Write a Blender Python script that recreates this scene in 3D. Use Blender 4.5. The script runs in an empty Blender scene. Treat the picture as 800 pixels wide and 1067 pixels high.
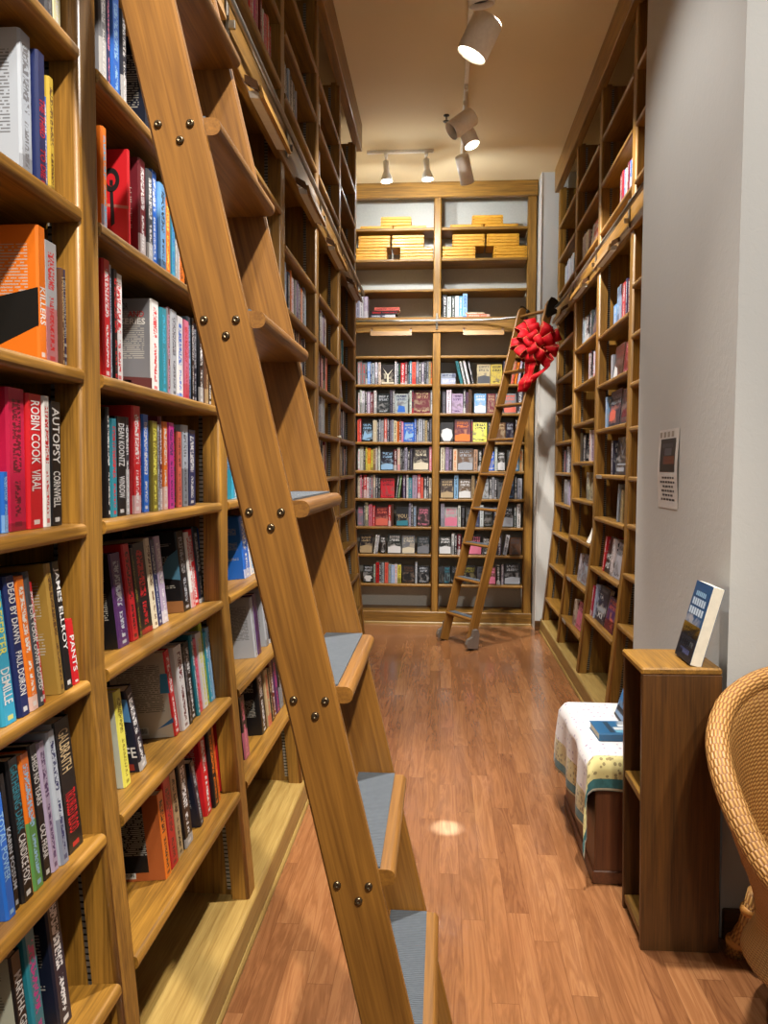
import bpy, bmesh, math, random
from mathutils import Vector, Matrix, Euler
random.seed(11)
scn = bpy.context.scene
COL = scn.collection
R = math.radians

# ------------------------------------------------------------------ helpers
def lin(c, a=1.0):
    o = []
    for v in c[:3]:
        v = v / 255.0
        o.append(v / 12.92 if v <= 0.04045 else ((v + 0.055) / 1.055) ** 2.4)
    return (o[0], o[1], o[2], a)

class MB:
    """collects geometry; build() links it as ONE mesh object"""
    def __init__(s):
        s.v = []; s.f = []; s.mi = []; s.sm = []; s.uv = []
    def quad(s, pts, mi=0, sm=False, uv=None):
        b = len(s.v); s.v.extend([tuple(p) for p in pts])
        s.f.append(tuple(range(b, b + len(pts)))); s.mi.append(mi); s.sm.append(sm)
        s.uv.append(uv or [(9.0, 9.0)] * len(pts))
    def faces(s, verts, faces, mi=0, sm=False, uvs=None):
        b = len(s.v); s.v.extend([tuple(p) for p in verts])
        for i, f in enumerate(faces):
            s.f.append(tuple(b + k for k in f)); s.mi.append(mi); s.sm.append(sm)
            s.uv.append(uvs[i] if uvs else [(9.0, 9.0)] * len(f))
    def box(s, x0, x1, y0, y1, z0, z1, mi=0, c=0.0):
        x0, x1 = min(x0, x1), max(x0, x1); y0, y1 = min(y0, y1), max(y0, y1); z0, z1 = min(z0, z1), max(z0, z1)
        c = min(c, (x1 - x0) * .45, (y1 - y0) * .45, (z1 - z0) * .45)
        if c <= 0:
            V = [(x0,y0,z0),(x1,y0,z0),(x1,y1,z0),(x0,y1,z0),(x0,y0,z1),(x1,y0,z1),(x1,y1,z1),(x0,y1,z1)]
            s.faces(V, [(0,3,2,1),(4,5,6,7),(0,1,5,4),(1,2,6,5),(2,3,7,6),(3,0,4,7)], mi)
            return
        V = []; idx = {}
        for i, x in enumerate((x0, x1)):
            for j, y in enumerate((y0, y1)):
                for k, z in enumerate((z0, z1)):
                    sx = c if i == 0 else -c; sy = c if j == 0 else -c; sz = c if k == 0 else -c
                    idx[i,j,k,0] = len(V); V.append((x, y + sy, z + sz))
                    idx[i,j,k,1] = len(V); V.append((x + sx, y, z + sz))
                    idx[i,j,k,2] = len(V); V.append((x + sx, y + sy, z))
        F = []
        for i in (0, 1):
            q = [idx[i,0,0,0], idx[i,1,0,0], idx[i,1,1,0], idx[i,0,1,0]]; F.append(q if i else q[::-1])
            q = [idx[0,i,0,1], idx[0,i,1,1], idx[1,i,1,1], idx[1,i,0,1]]; F.append(q if i else q[::-1])
            q = [idx[0,0,i,2], idx[1,0,i,2], idx[1,1,i,2], idx[0,1,i,2]]; F.append(q if i else q[::-1])
        for a in (0, 1):
            for b in (0, 1):
                q = [idx[a,b,0,0], idx[a,b,0,1], idx[a,b,1,1], idx[a,b,1,0]]; F.append(q if a == b else q[::-1])
                q = [idx[a,0,b,0], idx[a,1,b,0], idx[a,1,b,2], idx[a,0,b,2]]; F.append(q if a == b else q[::-1])
                q = [idx[0,a,b,1], idx[0,a,b,2], idx[1,a,b,2], idx[1,a,b,1]]; F.append(q if a == b else q[::-1])
        for i in (0, 1):
            for j in (0, 1):
                for k in (0, 1):
                    t = [idx[i,j,k,0], idx[i,j,k,1], idx[i,j,k,2]]
                    F.append(t if (i + j + k) % 2 else t[::-1])
        s.faces(V, F, mi)
    def sweep(s, rings, mi=0, sm=False, caps=True, uvscale=None):
        """rings: list of equal-length closed point rings"""
        n = len(rings[0]); V = [p for r in rings for p in r]; F = []; U = []
        for i in range(len(rings) - 1):
            for k in range(n):
                k2 = (k + 1) % n
                F.append((i*n + k, i*n + k2, (i+1)*n + k2, (i+1)*n + k))
                a, b = k / n, (k + 1) / n; c, d = i / (len(rings)-1), (i+1) / (len(rings)-1)
                U.append([(a, c), (b, c), (b, d), (a, d)])
        if uvscale: U = [[(p[1]*uvscale[1], p[0]*uvscale[0]) for p in q] for q in U]
        if caps:
            F.append(tuple(range(n))[::-1]); U.append([(.5, 0)] * n)
            F.append(tuple((len(rings)-1)*n + k for k in range(n))); U.append([(.5, 1)] * n)
        s.faces(V, F, mi, sm, U)
    def tube(s, pts, r, n=10, mi=0, sm=True, caps=True, uvscale=None):
        pts = [Vector(p) for p in pts]; rings = []
        rr = r if isinstance(r, (list, tuple)) else [r] * len(pts)
        prev = None
        for i, p in enumerate(pts):
            t = (pts[min(i+1, len(pts)-1)] - pts[max(i-1, 0)]).normalized()
            if prev is None:
                a = Vector((0, 0, 1)) if abs(t.z) < .9 else Vector((1, 0, 0))
                u = t.cross(a).normalized()
            else:
                u = (prev - t * prev.dot(t)).normalized()
            prev = u; w = t.cross(u)
            rings.append([p + (u * math.cos(2*math.pi*k/n) + w * math.sin(2*math.pi*k/n)) * rr[i] for k in range(n)])
        s.sweep(rings, mi, sm, caps, uvscale)
    def lathe(s, prof, n=20, mi=0, sm=True, M=None, caps=True):
        rings = []
        for (r, z) in prof:
            ring = [Vector((r*math.cos(2*math.pi*k/n), r*math.sin(2*math.pi*k/n), z)) for k in range(n)]
            rings.append([M @ p for p in ring] if M else ring)
        s.sweep(rings, mi, sm, caps)
    def build(s, name, mats, parent=None, weld=False):
        me = bpy.data.meshes.new(name)
        me.from_pydata([tuple(v) for v in s.v], [], s.f)
        if not isinstance(mats, (list, tuple)): mats = [mats]
        for m in mats: me.materials.append(m)
        me.polygons.foreach_set('material_index', s.mi)
        me.polygons.foreach_set('use_smooth', s.sm)
        lay = me.uv_layers.new(name='UVMap'); flat = []
        for u in s.uv:
            for p in u: flat.extend(p)
        lay.data.foreach_set('uv', flat)
        me.update()
        if weld:
            bm = bmesh.new(); bm.from_mesh(me); bmesh.ops.remove_doubles(bm, verts=bm.verts, dist=1e-5); bm.to_mesh(me); bm.free()
        o = bpy.data.objects.new(name, me); COL.objects.link(o)
        if parent is not None: o.parent = parent
        return o

def empty(name, loc=(0,0,0), rot=(0,0,0)):
    o = bpy.data.objects.new(name, None); COL.objects.link(o)
    o.location = loc; o.rotation_euler = rot; o.empty_display_size = .05
    return o
def tag(o, label, cat, group=None, kind=None):
    o['label'] = label; o['category'] = cat
    if group: o['group'] = group
    if kind: o['kind'] = kind
    return o
def struct(o, label=None, cat=None):
    o['kind'] = 'structure'
    if label: o['label'] = label
    if cat: o['category'] = cat
    return o

# ------------------------------------------------------------------ materials
class NT:
    def __init__(s, name):
        s.m = bpy.data.materials.new(name); s.m.use_nodes = True
        s.t = s.m.node_tree; s.t.nodes.clear()
        s.out = s.t.nodes.new('ShaderNodeOutputMaterial')
        s.b = s.t.nodes.new('ShaderNodeBsdfPrincipled')
        s.t.links.new(s.b.outputs[0], s.out.inputs[0])
    def n(s, typ, **kw):
        nd = s.t.nodes.new(typ)
        for k, v in kw.items(): setattr(nd, k, v)
        return nd
    def l(s, a, b): s.t.links.new(a, b)
    def math(s, op, a, b=None, c=None, clamp=False):
        nd = s.n('ShaderNodeMath', operation=op); nd.use_clamp = clamp
        for i, v in enumerate((a, b, c)):
            if v is None: continue
            if hasattr(v, 'is_output'): s.l(v, nd.inputs[i])
            else: nd.inputs[i].default_value = v
        return nd.outputs[0]
    def mix(s, f, a, b):
        nd = s.n('ShaderNodeMix', data_type='RGBA')
        for sock, v in ((nd.inputs[0], f), (nd.inputs[6], a), (nd.inputs[7], b)):
            if hasattr(v, 'is_output'): s.l(v, sock)
            else: sock.default_value = v
        return nd.outputs[2]
    def sep(s, vec):
        nd = s.n('ShaderNodeSeparateXYZ'); s.l(vec, nd.inputs[0]); return nd.outputs
    def comb(s, x, y, z):
        nd = s.n('ShaderNodeCombineXYZ')
        for i, v in enumerate((x, y, z)):
            if hasattr(v, 'is_output'): s.l(v, nd.inputs[i])
            else: nd.inputs[i].default_value = v
        return nd.outputs[0]
    def noise(s, vec, scale=5, detail=3, rough=.5, dist=0):
        nd = s.n('ShaderNodeTexNoise'); s.l(vec, nd.inputs['Vector'])
        nd.inputs['Scale'].default_value = scale; nd.inputs['Detail'].default_value = detail
        nd.inputs['Roughness'].default_value = rough; nd.inputs['Distortion'].default_value = dist
        return nd.outputs['Fac']
    def ramp(s, f, stops):
        nd = s.n('ShaderNodeValToRGB'); s.l(f, nd.inputs[0]); e = nd.color_ramp.elements
        while len(e) < len(stops): e.new(.5)
        for i, (p, c) in enumerate(stops): e[i].position = p; e[i].color = c
        return nd.outputs[0]
    def bump(s, h, strength=.2, dist=.01):
        nd = s.n('ShaderNodeBump'); nd.inputs['Strength'].default_value = strength; nd.inputs['Distance'].default_value = dist
        s.l(h, nd.inputs['Height']); s.l(nd.outputs[0], s.b.inputs['Normal'])
    def coord(s, k='Object'): return s.n('ShaderNodeTexCoord').outputs[k]
    def set(s, **kw):
        for k, v in kw.items():
            k = k.replace('_', ' ')
            sock = s.b.inputs[k]
            if hasattr(v, 'is_output'): s.l(v, sock)
            else: sock.default_value = v
        return s.m

def wood(name, axis, dark, light, rough=.46, scale=1.0, coat=.1, spread=.5):
    t = NT(name); co = t.sep(t.coord('Object'))
    oi = t.n('ShaderNodeObjectInfo').outputs['Random']
    sc = [38 * scale] * 3; sc['XYZ'.index(axis)] = 2.2 * scale
    off = t.math('MULTIPLY', oi, 37.0)
    v = t.comb(*[t.math('MULTIPLY_ADD', co[i], sc[i], off) for i in range(3)])
    n1 = t.noise(v, 1.0, 4, .6, .35)
    sc2 = [220 * scale] * 3; sc2['XYZ'.index(axis)] = 6 * scale
    v2 = t.comb(*[t.math('MULTIPLY', co[i], sc2[i]) for i in range(3)])
    n2 = t.noise(v2, 1.0, 2, .5)
    v3 = t.comb(*[t.math('MULTIPLY_ADD', co[i], sc[i] * .16, off) for i in range(3)])
    n3 = t.noise(v3, 1.0, 2, .5)
    f = t.math('ADD', t.math('MULTIPLY', n1, .5), t.math('ADD', t.math('MULTIPLY', n2, .4), t.math('MULTIPLY', n3, .2)))
    c = t.ramp(f, [(.55 - spread * .32, lin(dark)), (.55 + spread * .32, lin(light))])
    tint = t.math('MULTIPLY_ADD', oi, .18, .91)
    hsv = t.n('ShaderNodeHueSaturation'); t.l(c, hsv.inputs['Color']); t.l(tint, hsv.inputs['Value'])
    t.bump(n2, .06, .002)
    return t.set(Base_Color=hsv.outputs[0], Roughness=rough, Coat_Weight=coat, Coat_Roughness=.2)

OD, OL = (90, 60, 17), (162, 117, 43)
M = {}
for ax in 'XYZ':
    M['oak' + ax] = wood('oak_grain_' + ax.lower(), ax, OD, OL)
    M['lad' + ax] = wood('ladder_oak_' + ax.lower(), ax, (92, 58, 17), (142, 97, 37), rough=.46, scale=.9)
    M['dko' + ax] = wood('dark_oak_' + ax.lower(), ax, (58, 35, 11), (100, 63, 24))
    M['plo' + ax] = wood('pale_oak_' + ax.lower(), ax, (132, 102, 48), (174, 146, 84))
    M['brd' + ax] = wood('pale_board_' + ax.lower(), ax, (186, 128, 28), (210, 156, 50), scale=.6)
    M['chs' + ax] = wood('chest_wood_' + ax.lower(), ax, (70, 38, 20), (104, 60, 32))

M['dkb'] = wood('dark_back_panel', 'Z', (40, 24, 10), (70, 44, 20))  # darker than the oak: shade inside the cases is put into the colour
def plain(name, col, rough=.5, metal=0.0, **kw):
    t = NT(name); n = t.noise(t.coord('Object'), 60, 2)
    c = t.mix(n, lin([max(0, v * .94) for v in col]), lin([min(255, v * 1.04) for v in col]))
    return t.set(Base_Color=c, Roughness=rough, Metallic=metal, **kw)

def plaster(name, col, bump=.35):
    t = NT(name); co = t.coord('Object')
    n = t.noise(co, 2.2, 4); f = t.noise(co, 34, 5, .6, .8)
    c = t.mix(n, lin([v * .97 for v in col]), lin(col))
    t.bump(f, bump, .004)
    return t.set(Base_Color=c, Roughness=.85)

M['wall'] = plaster('wall_plaster', (198, 197, 192))
M['wallp'] = plaster('pillar_plaster', (196, 195, 190), .3)
M['ceil'] = plaster('ceiling_paint', (226, 208, 168), .08)
M['panel'] = plain('back_panel_paint', (190, 188, 178), .45)
M['white'] = plain('white_trim', (214, 210, 204), .5)
M['metal'] = plain('nickel_metal', (150, 146, 138), .32, .9)
M['dmetal'] = plain('dark_metal', (58, 54, 50), .4, .8)
M['bolt'] = plain('bolt_bronze', (112, 98, 78), .3, .9)
M['lampw'] = plain('lamp_enamel', (244, 240, 230), .4)
M['black'] = plain('black_inside', (14, 14, 16), .5)
M['nickel'] = plain('silver_guard', (150, 145, 140), .4, .7)
M['paper'] = plain('paper_pages', (226, 219, 200), .8)
M['tagm'] = plain('label_holder_silver', (190, 190, 186), .35, .5)

def emit(name, col, s):
    t = NT(name); return t.set(Base_Color=(.9, .9, .9, 1), Emission_Color=lin(col), Emission_Strength=s, Roughness=.4)
M['lit'] = emit('lit_lamp_face', (255, 236, 205), 14.0)
M['litw'] = emit('lit_lamp_face_cool', (255, 246, 232), 18.0)

def floor_mat():
    t = NT('oak_strip_floor'); co = t.sep(t.coord('Object'))
    W = .0762
    xi = t.math('FLOOR', t.math('DIVIDE', co[0], W))
    wn = t.n('ShaderNodeTexWhiteNoise', noise_dimensions='1D'); t.l(xi, wn.inputs['W'])
    yl = t.math('DIVIDE', t.math('ADD', co[1], t.math('MULTIPLY', wn.outputs['Value'], 5.0)), .82)
    yi = t.math('FLOOR', yl)
    wn2 = t.n('ShaderNodeTexWhiteNoise', noise_dimensions='2D'); t.l(t.comb(xi, yi, 0), wn2.inputs['Vector'])
    rnd = wn2.outputs['Value']
    v = t.comb(t.math('MULTIPLY', co[0], 20.0), t.math('MULTIPLY', co[1], 1.6), t.math('MULTIPLY', rnd, 40.0))
    n1 = t.noise(v, 1.0, 4, .6, 1.2)
    v2 = t.comb(t.math('MULTIPLY', co[0], 190.0), t.math('MULTIPLY', co[1], 7.0), t.math('MULTIPLY', rnd, 90.0))
    n2 = t.noise(v2, 1.0, 2, .5)
    rings = t.math('PINGPONG', t.math('MULTIPLY', n1, 9.0), 1.0)
    g = t.math('ADD', t.math('MULTIPLY', rings, .3), t.math('ADD', t.math('MULTIPLY', n2, .22), t.math('MULTIPLY', rnd, .34)))
    c = t.ramp(g, [(.1, lin((114, 71, 42))), (.5, lin((146, 97, 60))), (.9, lin((172, 122, 80)))])
    fx = t.math('FRACT', t.math('DIVIDE', co[0], W)); fy = t.math('FRACT', yl)
    gap = t.math('MAXIMUM', t.math('GREATER_THAN', t.math('ABSOLUTE', t.math('SUBTRACT', fx, .5)), .487),
                 t.math('GREATER_THAN', t.math('ABSOLUTE', t.math('SUBTRACT', fy, .5)), .4985))
    c2 = t.mix(t.math('MULTIPLY', gap, .45), c, lin((86, 46, 26)))
    t.bump(t.math('SUBTRACT', t.math('MULTIPLY', n2, .3), t.math('MULTIPLY', gap, .8)), .12, .002)
    return t.set(Base_Color=c2, Roughness=.24, Coat_Weight=.35, Coat_Roughness=.1)
M['floor'] = floor_mat()

def standard_mat():
    t = NT('slotted_standard'); co = t.sep(t.coord('Object'))
    fz = t.math('FRACT', t.math('DIVIDE', co[2], .0135))
    hole = t.math('LESS_THAN', fz, .3)
    c = t.mix(hole, lin((150, 146, 138)), lin((12, 11, 10)))
    return t.set(Base_Color=c, Roughness=.45, Metallic=.4)
M['std'] = standard_mat()

def mat_rubber():
    t = NT('ribbed_grey_mat'); co = t.sep(t.coord('Object'))
    w = t.math('SINE', t.math('MULTIPLY', co[1], 2 * math.pi / .0055))
    n = t.noise(t.coord('Object'), 90, 3)
    c = t.mix(t.math('MULTIPLY_ADD', w, .35, .5), lin((44, 50, 57)), lin((82, 90, 100)))
    c = t.mix(t.math('MULTIPLY', n, .35), c, lin((104, 112, 120)))
    t.bump(w, .5, .002)
    return t.set(Base_Color=c, Roughness=.8)
M['mat'] = mat_rubber()

def book_mat():
    t = NT('printed_book_cover')
    base = t.n('ShaderNodeObjectInfo').outputs['Color']
    def at(n): 
        nd = t.n('ShaderNodeAttribute', attribute_type='OBJECT', attribute_name=n); return nd
    acc = at('accent').outputs['Color']; cov = at('cover_tone').outputs['Color']
    seed = at('seed').outputs['Fac']; quiet = at('quiet').outputs['Fac']; band = at('band').outputs['Color']
    hasband = at('has_band').outputs['Fac']
    uv = t.sep(t.n('ShaderNodeUVMap').outputs[0]); u, v = uv[0], uv[1]
    sp = t.math('LESS_THAN', u, 1.5)
    fr = t.math('MULTIPLY', t.math('GREATER_THAN', u, 1.5), t.math('LESS_THAN', u, 3.5))
    bk = t.math('MULTIPLY', t.math('GREATER_THAN', u, 3.5), t.math('LESS_THAN', u, 5.5))
    lu = t.math('SUBTRACT', u, t.math('MULTIPLY', t.math('ADD', t.math('GREATER_THAN', u, 1.5), t.math('GREATER_THAN', u, 3.5)), 2.0))
    def inr(x, a, b):
        return t.math('MULTIPLY', t.math('GREATER_THAN', x, a), t.math('LESS_THAN', x, b))
    def cells(nx, ny, thr, k):
        a = t.math('FLOOR', t.math('MULTIPLY', lu, nx)); b = t.math('FLOOR', t.math('MULTIPLY', v, ny))
        w = t.n('ShaderNodeTexWhiteNoise', noise_dimensions='4D')
        t.l(t.comb(a, b, k), w.inputs['Vector']); t.l(t.math('MULTIPLY', seed, 91.0), w.inputs['W'])
        return t.math('GREATER_THAN', w.outputs['Value'], thr)
    # ---- spine lettering (illegible marks running down the spine)
    s1 = t.math('MULTIPLY_ADD', seed, .25, .38)
    title = t.math('MULTIPLY', inr(v, s1, .92), inr(lu, .26, .74))
    auth = t.math('MULTIPLY', t.math('MULTIPLY', t.math('GREATER_THAN', v, .1), t.math('LESS_THAN', v, t.math('SUBTRACT', s1, .06))), inr(lu, .34, .66))
    lett = t.math('GREATER_THAN', t.noise(t.comb(t.math('MULTIPLY', lu, 4.5), t.math('MULTIPLY', v, 62.0), t.math('MULTIPLY', seed, 77.0)), 1.0, 1.0, .5), .485)
    smark = t.math('MULTIPLY', t.math('MULTIPLY', t.math('MAXIMUM', title, auth), lett), t.math('SUBTRACT', 1.0, quiet, clamp=True))
    sband = t.math('MULTIPLY', t.math('LESS_THAN', v, t.math('MULTIPLY_ADD', seed, .5, .0)), t.math('GREATER_THAN', t.math('FRACT', t.math('MULTIPLY', seed, 17.0)), .62))
    bandc = t.mix(.55, base, acc)
    cs = t.mix(t.math('MULTIPLY', sband, t.math('SUBTRACT', 1.0, quiet, clamp=True)), base, bandc)
    cs = t.mix(t.math('MULTIPLY', hasband, t.math('LESS_THAN', v, .5)), cs, band)
    cs = t.mix(smark, cs, acc)
    logo = t.math('MULTIPLY', inr(v, .03, .065), inr(lu, .3, .7))
    cs = t.mix(t.math('MULTIPLY', logo, .8), cs, acc)
    # ---- front cover: picture blend, title block, author line
    vec = t.comb(t.math('MULTIPLY_ADD', lu, 2.2, t.math('MULTIPLY', seed, 31.0)), t.math('MULTIPLY', v, 3.0), seed)
    art = t.noise(vec, 1.3, 4, .55, .6)
    artm = t.math('MULTIPLY', t.math('SMOOTH_MIN', t.math('MULTIPLY', t.math('MAXIMUM', t.math('SUBTRACT', art, .48), 0.0), 7.0), 1.0, .1), inr(v, .1, .6))
    artc = t.mix(.5, acc, lin((120, 110, 100)))
    cf = t.mix(t.math('MULTIPLY', artm, .8, clamp=True), cov, artc)
    tb = t.math('MULTIPLY', t.math('MAXIMUM', inr(v, .8, .92), inr(v, .64, .76)), inr(lu, .12, .88))
    ab = t.math('MULTIPLY', inr(v, .06, .14), inr(lu, .2, .8))
    fl = t.math('MULTIPLY', t.math('MAXIMUM', tb, ab), t.math('MULTIPLY', cells(24.0, 20.0, .3, 5.0), t.math('GREATER_THAN', t.math('FRACT', t.math('MULTIPLY', lu, 8.0)), .22)))
    fl = t.math('MULTIPLY', fl, t.math('SUBTRACT', 1.0, quiet, clamp=True))
    cf = t.mix(fl, cf, acc)
    # ---- back cover: rows of fine copy
    rows = t.math('MULTIPLY', t.math('GREATER_THAN', t.math('FRACT', t.math('MULTIPLY', v, 44.0)), .55), t.math('MULTIPLY', inr(v, .3, .86), inr(lu, .12, .88)))
    para = cells(1.0, 8.5, .28, 3.0)
    rmark = t.math('MULTIPLY', t.math('MULTIPLY', t.math('MULTIPLY', rows, para), cells(44.0, 44.0, .2, 4.0)), t.math('LESS_THAN', quiet, 1.5))
    bc = t.mix(.25, cov, acc)
    lum = t.n('ShaderNodeRGBToBW'); t.l(cov, lum.inputs[0])
    ink = t.mix(t.math('GREATER_THAN', lum.outputs[0], .25), lin((168, 166, 160)), lin((70, 68, 70)))
    cb = t.mix(t.math('MULTIPLY', rmark, .75), cov, ink)
    c = t.mix(fr, base, cf); c = t.mix(bk, c, cb); c = t.mix(sp, c, cs)
    return t.set(Base_Color=c, Roughness=.36, Coat_Weight=.12, Coat_Roughness=.15)
M['book'] = book_mat()

def flat(name, col, rough=.5):
    t = NT(name); return t.set(Base_Color=lin(col), Roughness=rough)
_ink = {}
def ink(c):
    c = tuple(int(x) for x in c)
    if c not in _ink: _ink[c] = flat('ink_%d_%d_%d' % c, [v * .87 for v in c], .45)
    return _ink[c]

def wicker_mat():
    t = NT('honey_wicker_weave'); uv = t.sep(t.n('ShaderNodeUVMap').outputs[0])
    a = t.math('DIVIDE', uv[0], .024); b = t.math('DIVIDE', uv[1], .0062)
    ph = t.math('MULTIPLY', t.math('FLOOR', a), math.pi)
    w = t.math('ABSOLUTE', t.math('SINE', t.math('MULTIPLY', a, math.pi)))
    s = t.math('SINE', t.math('ADD', t.math('MULTIPLY', b, math.pi), ph))
    h = t.math('MULTIPLY', t.math('POWER', w, .35), t.math('MULTIPLY_ADD', s, .5, .5))
    n = t.noise(t.n('ShaderNodeUVMap').outputs[0], 30, 3)
    c = t.ramp(h, [(.0, lin((92, 54, 20))), (.25, lin((158, 110, 50))), (1.0, lin((192, 148, 82)))])
    c = t.mix(t.math('MULTIPLY', n, .3), c, lin((200, 140, 84)))
    t.bump(h, .6, .004)
    return t.set(Base_Color=c, Roughness=.5)
M['wick'] = wicker_mat()
M['cane'] = plain('wrapped_cane', (196, 138, 66), .5)

def cloth_mat():
    t = NT('floral_cloth'); uv = t.sep(t.n('ShaderNodeUVMap').outputs[0]); u, v = uv[0], uv[1]
    # uv in metres over the flat cloth; z of uv unused. distance from the hem carried by u,v themselves
    e = t.math('MINIMUM', u, t.math('MINIMUM', v, t.math('SUBTRACT', .97, v)))
    vo = t.n('ShaderNodeTexVoronoi', feature='F1'); t.l(t.comb(t.math('MULTIPLY', u, 36.0), t.math('MULTIPLY', v, 24.0), 0), vo.inputs['Vector'])
    vo.inputs['Scale'].default_value = 1.0; vo.inputs['Randomness'].default_value = .35
    spot = t.math('LESS_THAN', vo.outputs['Distance'], .2)
    c = t.mix(spot, lin((216, 212, 212)), lin((166, 150, 172)))
    vo2 = t.n('ShaderNodeTexVoronoi', feature='F1'); t.l(t.comb(t.math('MULTIPLY', u, 55.0), t.math('MULTIPLY', v, 55.0), 3.0), vo2.inputs['Vector'])
    vo2.inputs['Scale'].default_value = 1.0
    mot = t.math('LESS_THAN', vo2.outputs['Distance'], .34)
    yb = t.mix(mot, lin((196, 184, 126)), lin((140, 126, 84)))
    my = t.math('MULTIPLY', t.math('GREATER_THAN', e, .04), t.math('LESS_THAN', e, .135))
    c = t.mix(my, c, yb)
    hem = t.math('LESS_THAN', e, .045)
    st = t.math('LESS_THAN', t.math('ABSOLUTE', t.math('SUBTRACT', e, .006)), .004)
    tc = t.mix(t.noise(t.comb(t.math('MULTIPLY', u, 60.0), t.math('MULTIPLY', v, 60.0), 0), 1.0, 2), lin((20, 66, 72)), lin((60, 118, 122)))
    c = t.mix(hem, c, tc); c = t.mix(st, c, lin((190, 190, 170)))
    return t.set(Base_Color=c, Roughness=.85, Sheen_Weight=.2)
M['cloth'] = cloth_mat()

def ribbon_mat():
    t = NT('red_ribbon'); uv = t.sep(t.n('ShaderNodeUVMap').outputs[0])
    e = t.math('MINIMUM', uv[0], t.math('SUBTRACT', 1.0, uv[0]))
    g = t.math('LESS_THAN', e, .018)
    c = t.mix(g, lin((172, 2, 18)), lin((200, 140, 90)))
    return t.set(Base_Color=c, Roughness=.7, Specular_IOR_Level=.25)
M['ribbon'] = ribbon_mat()
# ------------------------------------------------------------------ the room
ZC = 4.17
def plane_box(name, x0, x1, y0, y1, z0, z1, m, kind='structure'):
    b = MB(); b.box(x0, x1, y0, y1, z0, z1); o = b.build(name, m)
    if kind: o['kind'] = kind
    return o
plane_box('floor', -4.0, 4.0, -5.0, 8.1, -.08, 0, M['floor'])
plane_box('ceiling', -4.0, 4.0, -5.0, 8.1, ZC, ZC + .1, M['ceil'])
plane_box('wall_back', -1.3, 1.6, 7.83, 8.0, 0, ZC, M['wall'])
plane_box('wall_back_return', .868, 1.45, 7.30, 7.83, 0, ZC, M['wall'])
plane_box('wall_left', -1.2, -1.06, .4, 7.9, 0, ZC, M['ceil'])
plane_box('wall_right', 1.40, 1.55, 3.71, 7.30, 0, ZC, M['ceil'])
plane_box('wall_pillar', .90, 4.0, 2.507, 3.71, 0, ZC, M['wallp'])
def baseboard(name, x0, x1, y0, y1, h, face):
    b = MB(); b.box(x0, x1, y0, y1, 0, h, 0, .004)
    o = b.build(name, M['dkoX' if face == 'y' else 'dkoY']); o['kind'] = 'structure'
baseboard('baseboard_right', .905, 3.6, 2.49, 2.507, .10, 'y')
baseboard('baseboard_back', .868, .93, 7.285, 7.30, .09, 'y')
baseboard('baseboard_pillar', .885, .90, 2.52, 3.70, .10, 'x')
b = MB(); b.box(.868, .876, 7.292, 7.30, .09, ZC, 0); o = b.build('trim_1', M['white']); o['kind'] = 'structure'

# ------------------------------------------------------------------ built-in bookcases
BEND = 1.10; PT = .122
class Wall:
    """one run of built-in shelving; u runs left to right as one faces it, v goes into the case"""
    def __init__(s, F0, usign_axis, front, toe, depth, bend):
        s.O, s.U, s.V = F0          # origin, u axis, v axis (Vectors)
        s.front, s.toe, s.depth, s.bend = front, toe, depth, bend
    def w(s, u, v, z): return s.O + s.U * u + s.V * v + Vector((0, 0, z))
    def vf(s, z):                   # v of the front plane at height z (front plane of upper part is v=0)
        return 0.0 if z >= s.bend else -(s.bend - z) / (s.bend - PT) * s.toe
LW = Wall((Vector((-.686, 0, 0)), Vector((0, 1, 0)), Vector((-1, 0, 0))), 'Y', 0, .084, .33, 1.10)
RW = Wall((Vector((1.015, 0, 0)), Vector((0, -1, 0)), Vector((1, 0, 0))), 'Y', 0, .092, .33, 1.08)
BW = Wall((Vector((0, 7.5, 0)), Vector((1, 0, 0)), Vector((0, 1, 0))), 'X', 0, 0.0, .30, 1.08)
def parts_mat(W, which):
    return {'along': 'oakX' if W is BW else 'oakY'}[which]

def prism_u(W, mb, prof, u0, u1, mi=0):
    """extrude a closed (v, z) profile along u"""
    mb.sweep([[W.w(u0, v, z) for v, z in prof], [W.w(u1, v, z) for v, z in prof]], mi, False)
def rounded_front(v0, v1, z0, z1, r):
    """profile with a rounded front edge (v0 is the front)"""
    P = []
    n = 5; r = min(r, (z1 - z0) * .49)
    for k in range(n + 1):
        a = R(90) * k / n; P.append((v0 + r - r * math.sin(a), z1 - r + r * math.cos(a)))
    for k in range(n + 1):
        a = R(90) * k / n; P.append((v0 + r - r * math.cos(a), z0 + r - r * math.sin(a)))
    P += [(v1, z0), (v1, z1)]
    return P

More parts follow.
